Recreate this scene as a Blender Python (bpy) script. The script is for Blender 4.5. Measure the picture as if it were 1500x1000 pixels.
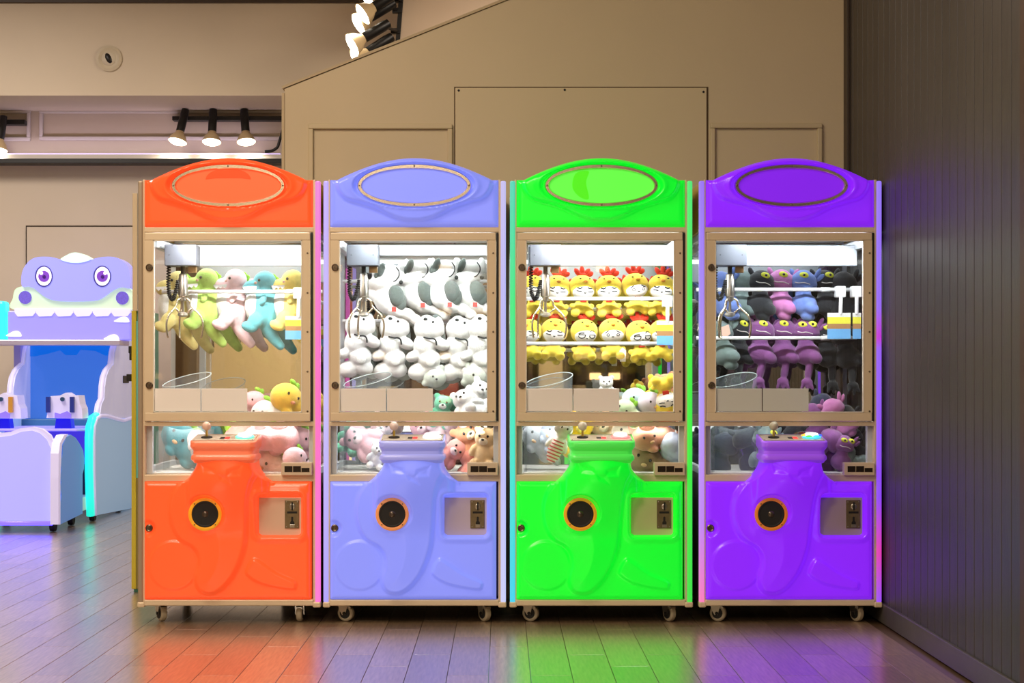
import bpy, bmesh, math, random
import numpy as np
from mathutils import Vector, Matrix, Euler

for o in list(bpy.data.objects):
    bpy.data.objects.remove(o, do_unlink=True)
scene = bpy.context.scene
C = scene.collection
PI = math.pi

# ------------------------------------------------------------------ camera
F, CX, CY, CAMZ = 2555.0, 735.0, 549.0, 1.068      # focal length in pixels of a 1500 px wide frame, vanishing point, eye height
cam_data = bpy.data.cameras.new('camera')
cam_data.sensor_width = 36.0
cam_data.lens = F / 1500.0 * 36.0
cam_data.shift_x = (750.0 - CX) / 1500.0
cam_data.shift_y = (CY - 500.0) / 1500.0
cam_data.clip_end = 200
cam = bpy.data.objects.new('camera', cam_data)
cam.location = (0, 0, CAMZ)
cam.rotation_euler = (PI / 2, 0, 0)
C.objects.link(cam)
scene.camera = cam

# ------------------------------------------------------------------ world, exposure, room lights
world = bpy.data.worlds.new('world')
scene.world = world
world.use_nodes = True
world.node_tree.nodes['Background'].inputs['Color'].default_value = (1.0, 0.85, 0.68, 1)
world.node_tree.nodes['Background'].inputs['Strength'].default_value = 0.05
scene.view_settings.view_transform = 'Standard'
scene.view_settings.look = 'None'
scene.view_settings.exposure = 0.0
scene.view_settings.gamma = 1.0
scene.view_settings.use_curve_mapping = False
scene.cycles.max_bounces = 5
scene.cycles.diffuse_bounces = 2
scene.cycles.glossy_bounces = 3
scene.cycles.transmission_bounces = 3
scene.cycles.transparent_max_bounces = 8
scene.cycles.caustics_refractive = False

def area_light(name, loc, size, energy, color, rot=(0, 0, 0), parent=None):
    d = bpy.data.lights.new(name, 'AREA')
    d.shape = 'RECTANGLE'
    d.size, d.size_y = size
    d.energy = energy
    d.color = color
    o = bpy.data.objects.new(name, d)
    o.location = loc
    o.rotation_euler = rot
    C.objects.link(o)
    if parent: o.parent = parent
    return o

def spot_light(name, loc, aim, energy, color, angle=70, parent=None, blend=0.6, radius=0.04):
    d = bpy.data.lights.new(name, 'SPOT')
    d.energy = energy
    d.color = color
    d.spot_size = math.radians(angle)
    d.spot_blend = blend
    d.shadow_soft_size = radius
    o = bpy.data.objects.new(name, d)
    o.location = loc
    o.rotation_euler = (Vector(aim) - Vector(loc)).to_track_quat('-Z', 'Y').to_euler()
    C.objects.link(o)
    if parent:
        o.parent = parent
    return o

WARM = (1.0, 0.85, 0.66)
area_light('ceiling_lamp_near', (-2.2, 2.6, 4.18), (2.4, 1.2), 175, WARM)
area_light('ceiling_lamp_mid', (-1.8, 5.4, 4.18), (2.0, 0.8), 95, WARM)
area_light('ceiling_lamp_side', (-4.4, 10.4, 4.18), (1.2, 2.4), 180, (1.0, .90, .82))
area_light('ceiling_lamp_behind', (-1.2, -2.5, 4.18), (3.0, 1.2), 260, WARM)
area_light('ceiling_lamp_upper', (0.6, 11.0, 4.18), (1.2, 1.0), 95, (1.0, .84, .68))

def P(px, py, Y):
    """A point of the place seen at pixel (px, py) and standing at distance Y from the eye."""
    return Vector(((px - CX) * Y / F, Y, CAMZ - (py - CY) * Y / F))

# ------------------------------------------------------------------ materials
MATS = {}
def s2l(c):
    return tuple(((x / 255.0) / 12.92) if x / 255.0 <= 0.04045 else (((x / 255.0) + 0.055) / 1.055) ** 2.4 for x in c)

def mat(name, rgb=None, rough=0.5, metal=0.0, emis=None, estr=0.0, alpha=1.0, coat=0.0, sheen=0.0, spec=0.5,
        noise=0.0, nscale=20.0, bump=0.0, bscale=200.0, stretch=(1, 1, 1), rnd=0.0, lin=False):
    if name in MATS:
        return MATS[name]
    m = bpy.data.materials.new(name)
    m.use_nodes = True
    nt = m.node_tree
    b = nt.nodes['Principled BSDF']
    col = tuple(rgb) if lin else s2l(rgb)
    b.inputs['Base Color'].default_value = (*col, 1)
    b.inputs['Roughness'].default_value = rough
    b.inputs['Metallic'].default_value = metal
    b.inputs['Specular IOR Level'].default_value = spec
    b.inputs['Alpha'].default_value = alpha
    b.inputs['Coat Weight'].default_value = coat
    b.inputs['Coat Roughness'].default_value = 0.08
    b.inputs['Sheen Weight'].default_value = sheen
    if emis is not None:
        b.inputs['Emission Color'].default_value = (*s2l(emis), 1)
        b.inputs['Emission Strength'].default_value = estr
    tc = mp = None
    if noise or bump:
        tc = nt.nodes.new('ShaderNodeTexCoord')
        mp = nt.nodes.new('ShaderNodeMapping')
        mp.inputs['Scale'].default_value = stretch
        nt.links.new(tc.outputs['Object'], mp.inputs['Vector'])
    if noise or rnd:
        hsv = nt.nodes.new('ShaderNodeHueSaturation')
        hsv.inputs['Color'].default_value = (*col, 1)
        acc = None
        if noise:
            n = nt.nodes.new('ShaderNodeTexNoise')
            n.inputs['Scale'].default_value = nscale
            n.inputs['Detail'].default_value = 5
            nt.links.new(mp.outputs['Vector'], n.inputs['Vector'])
            r = nt.nodes.new('ShaderNodeMapRange')
            r.inputs['From Min'].default_value = 0.25
            r.inputs['From Max'].default_value = 0.75
            r.inputs['To Min'].default_value = 1 - noise
            r.inputs['To Max'].default_value = 1 + noise
            nt.links.new(n.outputs['Fac'], r.inputs['Value'])
            acc = r.outputs['Result']
        if rnd:
            oi = nt.nodes.new('ShaderNodeObjectInfo')
            r2 = nt.nodes.new('ShaderNodeMapRange')
            r2.inputs['To Min'].default_value = 1 - rnd
            r2.inputs['To Max'].default_value = 1 + rnd
            nt.links.new(oi.outputs['Random'], r2.inputs['Value'])
            if acc is None:
                acc = r2.outputs['Result']
            else:
                mu = nt.nodes.new('ShaderNodeMath'); mu.operation = 'MULTIPLY'
                nt.links.new(acc, mu.inputs[0]); nt.links.new(r2.outputs['Result'], mu.inputs[1])
                acc = mu.outputs[0]
        nt.links.new(acc, hsv.inputs['Value'])
        nt.links.new(hsv.outputs['Color'], b.inputs['Base Color'])
    if bump:
        n2 = nt.nodes.new('ShaderNodeTexNoise')
        n2.inputs['Scale'].default_value = bscale
        n2.inputs['Detail'].default_value = 3
        nt.links.new(mp.outputs['Vector'], n2.inputs['Vector'])
        bp = nt.nodes.new('ShaderNodeBump')
        bp.inputs['Strength'].default_value = bump
        bp.inputs['Distance'].default_value = 0.01
        nt.links.new(n2.outputs['Fac'], bp.inputs['Height'])
        nt.links.new(bp.outputs['Normal'], b.inputs['Normal'])
    MATS[name] = m
    return m

def ramp_led(name, stops, strength):
    """An LED strip whose lamps change colour along its height."""
    m = bpy.data.materials.new(name)
    m.use_nodes = True
    nt = m.node_tree
    b = nt.nodes['Principled BSDF']
    b.inputs['Base Color'].default_value = (0.12, 0.12, 0.12, 1)
    b.inputs['Roughness'].default_value = 0.3
    tc = nt.nodes.new('ShaderNodeTexCoord')
    sep = nt.nodes.new('ShaderNodeSeparateXYZ')
    rp = nt.nodes.new('ShaderNodeValToRGB')
    nt.links.new(tc.outputs['Generated'], sep.inputs[0])
    nt.links.new(sep.outputs['Z'], rp.inputs['Fac'])
    el = rp.color_ramp.elements
    while len(el) < len(stops):
        el.new(0.5)
    for e, (p, c) in zip(el, stops):
        e.position = p
        e.color = (*s2l(c), 1)
    nt.links.new(rp.outputs['Color'], b.inputs['Emission Color'])
    b.inputs['Emission Strength'].default_value = strength
    return m

M_WALL = mat('painted_wall', (212, 194, 160), 0.6, noise=0.04, nscale=1.5, bump=0.05, bscale=60)
M_WALLFAR = mat('painted_far_wall', (216, 200, 178), 0.6, noise=0.04, nscale=1.2)
M_WHITE = mat('white_paint', (225, 222, 216), 0.45)
M_DARKWOOD = mat('dark_panelling', (66, 61, 57), 0.46, noise=0.25, nscale=6, stretch=(1, 4, 0.5), rnd=0.12, bump=0.1, bscale=40)
M_DARKGAP = mat('dark_gap', (14, 12, 10), 0.9)
M_TAN = mat('frame_paint', (226, 204, 172), 0.38, metal=0.15, noise=0.03, nscale=8)
M_TAN2 = mat('frame_paint_edge', (170, 150, 126), 0.4, metal=0.25)
M_BLACK = mat('black_plastic', (16, 15, 15), 0.45)
M_RUBBER = mat('dark_rubber', (26, 25, 24), 0.7)
M_STEEL = mat('steel', (190, 186, 178), 0.28, metal=1.0)
M_CHROME = mat('chrome', (226, 214, 194), 0.22, metal=1.0)
M_ALU = mat('white_aluminium', (214, 220, 226), 0.35, metal=0.2)
M_GLASS = mat('clear_glass', (255, 255, 255), 0.02, metal=1.0, alpha=0.045)
M_ACRYL = mat('clear_acrylic', (225, 240, 245), 0.05, alpha=0.13)
M_ACRYL_EDGE = mat('acrylic_edge', (225, 238, 240), 0.15, alpha=0.7)
M_MIRROR = mat('mirror', (205, 205, 200), 0.015, metal=1.0)
M_PLACARD = mat('placard_card', (244, 236, 230), 0.6)
M_GREYBOX = mat('carriage_grey', (176, 180, 192), 0.5)
M_BRASS = mat('coin_plate_metal', (138, 124, 96), 0.35, metal=0.8, noise=0.15, nscale=60)
M_BEIGE = mat('beige_plate', (214, 190, 170), 0.5)
M_SCREW = mat('screw_metal', (120, 105, 88), 0.35, metal=0.9)
M_BULB = mat('lamp_bulb', (255, 246, 225), 0.5, emis=(255, 244, 222), estr=9.0)

# ------------------------------------------------------------------ mesh collector
class MB:
    def __init__(self):
        self.v, self.f = [], []
    def add(self, vs, fs):
        o = len(self.v)
        self.v += [tuple(p) for p in vs]
        self.f += [tuple(i + o for i in f) for f in fs]
        return self
    def box(self, x0, x1, y0, y1, z0, z1, bev=0.0):
        if x1 < x0: x0, x1 = x1, x0
        if y1 < y0: y0, y1 = y1, y0
        if z1 < z0: z0, z1 = z1, z0
        if bev <= 0:
            vs = [(x, y, z) for x in (x0, x1) for y in (y0, y1) for z in (z0, z1)]
            return self.add(vs, [(0, 1, 3, 2), (4, 6, 7, 5), (0, 4, 5, 1), (2, 3, 7, 6), (0, 2, 6, 4), (1, 5, 7, 3)])
        bm = bmesh.new()
        bmesh.ops.create_cube(bm, size=1)
        for v in bm.verts:
            v.co = ((x0 + x1) / 2 + v.co.x * (x1 - x0), (y0 + y1) / 2 + v.co.y * (y1 - y0), (z0 + z1) / 2 + v.co.z * (z1 - z0))
        bmesh.ops.bevel(bm, geom=list(bm.edges), offset=min(bev, (x1 - x0) * .45, (y1 - y0) * .45, (z1 - z0) * .45), segments=2, affect='EDGES', profile=0.5)
        return self.bm(bm)
    def bm(self, bm, M=None):
        bm.verts.index_update()
        vs = [(M @ v.co) if M else v.co.copy() for v in bm.verts]
        fs = [[v.index for v in f.verts] for f in bm.faces]
        bm.free()
        return self.add(vs, fs)
    def ell(self, c, r, rot=(0, 0, 0), sub=2):
        bm = bmesh.new()
        bmesh.ops.create_icosphere(bm, subdivisions=sub, radius=1)
        if not hasattr(r, '__len__'): r = (r, r, r)
        M = Matrix.Translation(c) @ Euler(rot).to_matrix().to_4x4() @ Matrix.Diagonal((*r, 1))
        return self.bm(bm, M)
    def tube(self, pts, rad, n=8, cap=True):
        pts = [Vector(p) for p in pts]
        if not hasattr(rad, '__len__'): rad = [rad] * len(pts)
        vs, fs = [], []
        up = None
        for i, p in enumerate(pts):
            t = (pts[min(i + 1, len(pts) - 1)] - pts[max(i - 1, 0)])
            t = t.normalized() if t.length > 1e-9 else Vector((0, 0, 1))
            if up is None:
                up = t.orthogonal().normalized()
            else:
                up = up - t * up.dot(t)
                up = up.normalized() if up.length > 1e-6 else t.orthogonal().normalized()
            w = t.cross(up)
            for k in range(n):
                a = 2 * PI * k / n
                vs.append(p + (up * math.cos(a) + w * math.sin(a)) * rad[i])
        for i in range(len(pts) - 1):
            for k in range(n):
                a, b = i * n + k, i * n + (k + 1) % n
                fs.append((a, b, b + n, a + n))
        if cap:
            fs.append(tuple(reversed(range(n))))
            fs.append(tuple(range((len(pts) - 1) * n, len(pts) * n)))
        return self.add(vs, fs)
    def lathe(self, prof, axis='z', c=(0, 0, 0), n=24, M=None):
        """prof: (radius, height) pairs; closed with caps where the radius is above 0."""
        vs, fs = [], []
        for r, h in prof:
            for k in range(n):
                a = 2 * PI * k / n
                x, y = r * math.cos(a), r * math.sin(a)
                p = (x, y, h) if axis == 'z' else ((x, h, y) if axis == 'y' else (h, x, y))
                p = Vector(p) + Vector(c)
                vs.append(M @ p if M else p)
        for i in range(len(prof) - 1):
            for k in range(n):
                a, b = i * n + k, i * n + (k + 1) % n
                fs.append((a, b, b + n, a + n))
        fs.append(tuple(reversed(range(n))))
        fs.append(tuple(range((len(prof) - 1) * n, len(prof) * n)))
        return self.add(vs, fs)
    def prism_xz(self, poly, y0, y1):
        """Extrude a polygon of (x, z) from y0 (front) to y1."""
        n = len(poly)
        vs = [(x, y0, z) for x, z in poly] + [(x, y1, z) for x, z in poly]
        fs = [tuple(range(n)), tuple(reversed(range(n, 2 * n)))]
        fs += [(i, i + n, (i + 1) % n + n, (i + 1) % n) for i in range(n)]
        return self.add(vs, fs)
    def prism_yz(self, poly, x0, x1):
        n = len(poly)
        vs = [(x0, y, z) for y, z in poly] + [(x1, y, z) for y, z in poly]
        fs = [tuple(range(n)), tuple(reversed(range(n, 2 * n)))]
        fs += [(i, i + n, (i + 1) % n + n, (i + 1) % n) for i in range(n)]
        return self.add(vs, fs)
    def mesh(self, name, smooth=False, autosmooth=None):
        me = bpy.data.meshes.new(name)
        me.from_pydata(self.v, [], self.f)
        bm = bmesh.new(); bm.from_mesh(me)
        bmesh.ops.recalc_face_normals(bm, faces=bm.faces)
        if autosmooth:
            lim = math.radians(autosmooth)
            for f in bm.faces: f.smooth = True
            for e in bm.edges:
                if len(e.link_faces) == 2 and e.calc_face_angle(0) > lim: e.smooth = False
        elif smooth:
            for f in bm.faces: f.smooth = True
        bm.to_mesh(me); bm.free()
        return me

def link(name, me, m, parent=None, loc=None, rot=None):
    o = bpy.data.objects.new(name, me)
    C.objects.link(o)
    if m is not None:
        if not me.materials:
            me.materials.append(m)
        elif me.materials[0] != m:
            o.material_slots[0].link = 'OBJECT'
            o.material_slots[0].material = m
    if parent: o.parent = parent
    if loc is not None: o.location = loc
    if rot is not None: o.rotation_euler = rot
    return o

def obj(name, mb, m, parent=None, smooth=False, auto=None, loc=None, rot=None):
    return link(name, mb.mesh(name, smooth, auto), m, parent, loc, rot)

def tag(o, label, cat, group=None):
    o['label'] = label; o['category'] = cat
    if group: o['group'] = group
    return o

def empty(name, loc=(0, 0, 0), rot=(0, 0, 0)):
    o = bpy.data.objects.new(name, None)
    o.location = loc; o.rotation_euler = rot
    o.empty_display_size = 0.05
    C.objects.link(o)
    return o

def struct(o, label=None):
    o['kind'] = 'structure'
    if label: o['label'] = label
    return o

def spline(pts, n=8, closed=False):
    """Catmull-Rom through 2-D or 3-D points."""
    pts = [Vector(p) for p in pts]
    out = []
    N = len(pts)
    rng = range(N if closed else N - 1)
    for i in rng:
        if closed:
            a, b, c, d = pts[(i - 1) % N], pts[i], pts[(i + 1) % N], pts[(i + 2) % N]
        else:
            a, b, c, d = pts[max(i - 1, 0)], pts[i], pts[i + 1], pts[min(i + 2, N - 1)]
        for k in range(n):
            t = k / n
            out.append(0.5 * ((2 * b) + (c - a) * t + (2 * a - 5 * b + 4 * c - d) * t * t + (3 * b - a - 3 * c + d) * t ** 3))
    if not closed:
        out.append(pts[-1])
    return out

def poly_sdf(px, pz, poly):
    """Signed distance (positive inside) of points to a polygon, as numpy arrays."""
    d = np.full(px.shape, 1e9)
    inside = np.zeros(px.shape, bool)
    n = len(poly)
    for i in range(n):
        ax, az = poly[i][0], poly[i][1]
        bx, bz = poly[(i + 1) % n][0], poly[(i + 1) % n][1]
        ex, ez = bx - ax, bz - az
        L = ex * ex + ez * ez + 1e-12
        t = np.clip(((px - ax) * ex + (pz - az) * ez) / L, 0, 1)
        d = np.minimum(d, np.hypot(px - ax - t * ex, pz - az - t * ez))
        cond = ((az > pz) != (bz > pz)) & (px < (bx - ax) * (pz - az) / ((bz - az) if abs(bz - az) > 1e-12 else 1e-12) + ax)
        inside ^= cond
    return np.where(inside, d, -d)

def sstep(x, a, b):
    t = np.clip((x - a) / (b - a), 0, 1)
    return t * t * (3 - 2 * t)

# ================================================================== THE SETTING
WX = 1.648            # panelled wall
YB = 8.33             # partition behind the claw machines
CEIL = 4.22

# floor: a slab with loose planks laid on it
fl_m = mat('floor_slab', (120, 92, 66), 0.3, noise=0.15, nscale=3, stretch=(6, 1, 1), coat=1.0)
floor = struct(obj('floor', MB().box(-8.5, 1.75, -5.2, 15.0, -0.2, -0.008), fl_m))
pl_m = mat('floor_plank', (152, 124, 95), 0.28, noise=0.38, nscale=9, stretch=(10, 0.8, 1), rnd=0.20, bump=0.05, bscale=22, spec=0.75, coat=1.0)
pl_m.node_tree.nodes['Principled BSDF'].inputs['Coat Roughness'].default_value = 0.25
pl_m.node_tree.nodes['Principled BSDF'].inputs['Coat IOR'].default_value = 1.75
PW, PL = 0.148, 0.92
pk = MB().box(-PW / 2 + .0010, PW / 2 - .0010, -PL / 2 + .0011, PL / 2 - .0011, -0.0085, 0.0, 0.0009).mesh('plank')
random.seed(3)
cells = []
every = []
for i in range(-58, 12):
    x = 0.028 + i * PW
    off = (0.0 if i % 2 else 0.46) + (0.2 if i % 3 == 0 else 0)
    for j in range(-10, 12):
        y = 3.9 + off + j * PL
        if x + PW / 2 > WX - 0.012 or y - PL / 2 < -5.2 or y + PL / 2 > 14.6: continue
        every.append((x, y))
        d0 = max(y - PL / 2, 0.5)
        sx = CX + F * x / y
        sy = CY + F * CAMZ / d0
        if y + PL / 2 < 6.0 or y - PL / 2 > 14.1: continue
        if sx < -60: continue
        if x > -1.75 and y > YB + .3: continue
        if x > -1.0 and y > 8.2: continue
        cells.append((sy, x, y))
cells.sort(key=lambda c: -c[0])
shown = set()
for k, (_, x, y) in enumerate(cells[:296]):
    link('plank', pk, pl_m, floor, (x, y, 0))
    shown.add((x, y))
rest = MB()
for x, y in every:
    if (x, y) not in shown:
        rest.box(x - PW / 2 + .001, x + PW / 2 - .001, y - PL / 2 + .0011, y + PL / 2 - .0011, -0.0085, 0.0)
rp = obj('plank_field', rest, pl_m, floor)
rp['kind'] = 'stuff'

# ceiling and enclosing walls
struct(obj('ceiling', MB().box(-8.5, 1.75, -5.2, 15.0, CEIL, CEIL + 0.1), mat('ceiling_paint', (186, 168, 140), 0.7)))
wr = struct(obj('wall_right', MB().box(WX + 0.012, WX + 0.2, -5.2, 8.6, -0.1, CEIL), M_DARKGAP))
# vertical boards on the panelled wall
PB = 0.1108
bd = MB().box(0, 0.012, -PB / 2 + .0034, PB / 2 - .0034, 0.085, CEIL, 0.002).mesh('board')
for k in range(25):
    y = 8.30 - PB / 2 - k * PB
    if y - PB / 2 < 5.50: break
    link('board', bd, M_DARKWOOD, wr, (WX, y, 0))
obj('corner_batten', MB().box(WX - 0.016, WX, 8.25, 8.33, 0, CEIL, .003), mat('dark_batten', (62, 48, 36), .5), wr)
struct(obj('baseboard_right', MB().box(WX - 0.012, WX + 0.012, 5.50, 8.33, 0, 0.085, 0.003), mat('baseboard_dark', (84, 78, 72), .4, noise=.1, nscale=12)))
struct(obj('trim_1', MB().box(WX - 0.014, WX + 0.1, 5.34, 5.505, 0, CEIL, 0.004), mat('brown_post', (74, 48, 28), .5, noise=.15, nscale=8, stretch=(1, 1, .2))), 'brown timber post ending the panelled wall')
struct(obj('wall_left', MB().box(-8.6, -8.5, -5.2, 15.0, -0.1, CEIL), M_WALL))
rear = struct(obj('wall_rear', MB().box(-8.5, 1.75, -5.3, -5.2, -0.1, CEIL), mat('rear_wall', (150, 122, 88), .7, noise=.1, nscale=2)))

# partition behind the claw machines with its slanting top
def pz(px, py): 
    p = P(px, py, YB); return (p.x, p.z)
x0, z0 = pz(417, 130)
x1, z1 = pz(745, 0)
zr = z0 + (z1 - z0) / (x1 - x0) * (WX - x0)
wb = struct(obj('wall_back', MB().prism_xz([(x0, -0.05), (WX, -0.05), (WX, min(zr, CEIL)), (x0, z0)], YB, YB + 0.10), M_WALL))
cap = MB()
d = Vector((x1 - x0, 0, z1 - z0)).normalized(); nrm = Vector((-d.z, 0, d.x))
a = Vector((x0, 0, z0)); b2 = Vector((WX, 0, zr))
cap.prism_xz([(a.x - .01, a.z), (b2.x, b2.z), (b2.x + nrm.x * .012, b2.z + nrm.z * .012), (a.x - .01 + nrm.x * .012, a.z + nrm.z * .012)], YB - .008, YB + 0.108)
obj('coping_strip', cap, mat('coping', (196, 176, 140), .55), wb)
obj('edge_strip', MB().box(x0 - .014, x0, YB - .006, YB + .106, 0, z0 - .02, .002), mat('coping', None), wb)
# screwed-on board
bx0, bz0 = pz(667, 129); bx1, _ = pz(1035, 129)
board = struct(obj('trim_2', MB().box(bx0, bx1, YB - .010, YB, 0.1, bz0, .003), mat('wall_board', (214, 196, 160), .55, noise=.03, nscale=2)), 'plain board screwed onto the wall behind the machines')
obj('joint', MB().box(bx0 - .006, bx1 + .008, YB - .002, YB, 0.1, bz0 + .006), mat('joint_brown', (96, 76, 52), .8), board)
for sx, sy in ((672, 133), (827, 132), (1030, 135)):
    x, z = pz(sx, sy)
    obj('screw', MB().lathe([(0.0055, 0), (0.0055, -.002), (.003, -.003)], 'y', (x, YB - .010, z), 10), M_BLACK, board)
# picture-frame mouldings
def moulding(name, ax, ay, bx):
    r = struct(empty(name, (0, 0, 0)))
    xa, za = pz(ax, ay); xb, _ = pz(bx, ay)
    w, t = 0.024, 0.018
    for nm, c in (('top_moulding', (xa, xb, za - w, za)), ('side_moulding', (xa, xa + w, 0.9, za - w)), ('side_moulding', (xb - w, xb, 0.9, za - w))):
        obj(nm, MB().box(c[0], c[1], YB - t, YB, c[2], c[3], 0.005), mat('moulding_paint', (208, 190, 154), .5), r)
    return r
moulding('trim_3', 452, 182, 663)
moulding('trim_4', 1040, 181, 1204)

# far room on the other side of the partition
YF = 14.2
struct(obj('wall_far', MB().box(-8.5, 1.7, YF, YF + 0.1, -0.1, CEIL), M_WALLFAR))
yb = 13.4
zb = P(0, 140, yb).z
bulk = struct(obj('wall_bulkhead', MB().box(-8.5, P(583, 0, yb).x, yb, YF, zb, CEIL), mat('bulkhead_paint', (206, 190, 166), .6, noise=.04, nscale=1.5)))
zt = P(0, 5, yb).z
obj('top_dark_batten', MB().box(-8.5, P(583, 0, yb).x, yb - .03, yb, zt, CEIL, .004), mat('dark_batten', None), bulk)  # dark strip along the top edge of the bulkhead
struct(obj('wall_upper', MB().box(P(584, 0, 12.9).x, 1.7, 12.9, YF, P(0, 120, 12.9).z, CEIL), mat('upper_paint', (226, 204, 178), .6)))
# ledge, panel moulding and dark rail under the bulkhead
yl = 14.02
led = struct(obj('trim_5', MB().box(-8.5, P(418, 0, yl).x, yl, YF, P(0, 236, yl).z, P(0, 226, yl).z, .006), mat('ledge_paint', (222, 212, 204), .5)), 'pale ledge under the track lights')
struct(obj('trim_6', MB().box(-8.5, P(414, 0, 13.95).x, 13.95, yl + .1, P(0, 239, 13.95).z, P(0, 232, 13.95).z, .004), M_BLACK), 'dark rail running along the far wall')
cv = obj('cove_light', MB().box(-6.5, P(410, 0, yl).x, yl + .02, yl + .05, P(0, 226, yl).z, P(0, 226, yl).z + .012, .003), mat('cove_led', (230, 215, 255), .4, emis=(214, 190, 255), estr=.8))
tag(cv, 'thin lavender light strip lying on the pale ledge', 'light strip')
cl_ = area_light('cove_glow', (-4.1, yl + .035, P(0, 226, yl).z + .04), (4.4, .03), 2.6, (.86, .72, 1.0), (PI - .35, 0, 0))
def yz_frame(name, L, T, R, B, Y, w=.03):
    r = struct(empty(name))
    a, b = P(L, T, Y), P(R, B, Y)
    for c in ((a.x, b.x, a.z - w, a.z), (a.x, b.x, b.z, b.z + w), (a.x, a.x + w, b.z + w, a.z - w), (b.x - w, b.x, b.z + w, a.z - w)):
        obj('moulding', MB().box(c[0], c[1], Y, YF, c[2], c[3], .006), mat('ledge_paint', None), r)
yz_frame('trim_7', 57, 160, 430, 205, YF - .03)
yz_frame('trim_8', -200, 160, 44, 206, YF - .03)
# flush cupboard panel on the far wall with its dark joint
fp = struct(empty('door_1'), 'flush panel door on the far wall')
a, b = P(37, 330, YF - .02), P(300, 330, YF - .02)
obj('door_panel', MB().box(a.x + .012, b.x, YF - .02, YF, 0.02, a.z - .012, .002), M_WALLFAR, fp)
obj('joint', MB().box(a.x, b.x, YF - .006, YF, 0.0, a.z, 0), mat('joint_dark', (60, 46, 34), .8), fp)

# things of the far room -------------------------------------------
dl = tag(empty('downlight', P(160, 86, yb)), 'round swivelling white downlight set in the pale bulkhead', 'downlight')
obj('ring', MB().lathe([(.055, 0), (.095, 0), (.100, -.012), (.080, -.018), (.062, -.010)], 'y', n=32), mat('downlight_ring', (196, 182, 156), .5), dl, auto=40)
obj('eyeball', MB().ell((0, .012, 0), (.066, .045, .066), sub=3), mat('downlight_inner', (206, 194, 172), .5), dl, smooth=True)
obj('aperture', MB().ell((0, -.020, 0), (.026, .022, .044), (0, math.radians(-25), 0), sub=2), M_BLACK, dl, smooth=True)

M_SHADE = mat('lamp_reflector', (222, 196, 150), .4, metal=.2)
def spotlight(loc, aim, label, group, size=1.0, energy=12, angle=95):
    """Black tubular holder with a bell reflector, on a short swivel."""
    loc = Vector(loc)
    t = tag(empty('spotlight', loc), label, 'spotlight', group)
    q = Vector(aim).normalized().to_track_quat('-Z', 'Y').to_matrix().to_4x4()
    s = size
    obj('swivel', MB().tube([(0, 0.06 * s, 0.0), (0, 0.0, 0)], .018 * s, 8).ell((0, 0, 0), .030 * s), M_BLACK, t, auto=40)
    obj('holder', MB().lathe([(.005 * s, .05 * s), (.030 * s, .045 * s), (.034 * s, .0), (.034 * s, -.15 * s), (.030 * s, -.155 * s)], 'z', n=16, M=q), M_BLACK, t, auto=40)
    obj('reflector', MB().lathe([(.030 * s, -.14 * s), (.036 * s, -.165 * s), (.060 * s, -.195 * s), (.078 * s, -.24 * s), (.074 * s, -.241 * s), (.05 * s, -.20 * s)], 'z', n=24, M=q), M_SHADE, t, auto=50)
    obj('bulb', MB().lathe([(.06 * s, -.215 * s), (.074 * s, -.236 * s), (.060 * s, -.248 * s), (.02 * s, -.254 * s)], 'z', n=24, M=q), M_BULB, t, auto=60)
    p = loc + q.to_3x3() @ Vector((0, 0, -.27 * s))
    l = spot_light('spotlight_glow', (0, 0, 0), Vector(aim), energy, (1, .84, .62), angle)
    l.parent = t
    l.location = q.to_3x3() @ Vector((0, 0, -.27 * s))
    l.rotation_euler = Vector(aim).normalized().to_track_quat('-Z', 'Y').to_euler()
    return t

yt = 14.1
tr = obj('lighting_track', MB().box(P(252, 0, yt).x, P(414, 0, yt).x, yt, YF, P(0, 176, yt).z, P(0, 170, yt).z, .004), M_BLACK)
tag(tr, 'black lighting track carrying three spotlights over the orange machine', 'track')
tr2 = obj('lighting_track', MB().box(P(-190, 0, yt).x, P(36, 0, yt).x, yt, YF, P(0, 182, yt).z, P(0, 175, yt).z, .004), M_BLACK)
tag(tr2, 'short black lighting track end above the crocodile machine', 'track')
for (sx, tilt, lab) in ((270, -.34, 'black spotlight with lit bulb at the free end of the three-lamp track'),
                        (312, 0.0, 'black spotlight with lit bulb in the middle of the three-lamp track'),
                        (358, .20, 'black spotlight with lit bulb nearest the dangling cable')):
    spotlight(P(sx, 168, yt - .06), (tilt * 0.55, -.30, -1), lab, 'spotlights on the far tracks', 1.0, 15, 150)
spotlight(P(4, 178, yt - .06), (-.1, -.2, -1), 'black spotlight with lit bulb on the short track end', 'spotlights on the far tracks', 1.0, 15, 150)
# dangling cable
cb = obj('cable', MB().tube(spline([P(416, 185, 14.05), P(413, 195, 14.0), P(409, 208, 14.0), P(406, 216, 14.0), P(398, 221, 14.0), P(388, 222, 14.0)], 6), .012, 8), M_BLACK, smooth=True)
tag(cb, 'loose black cable dangling at the end of the track', 'cable')

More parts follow.
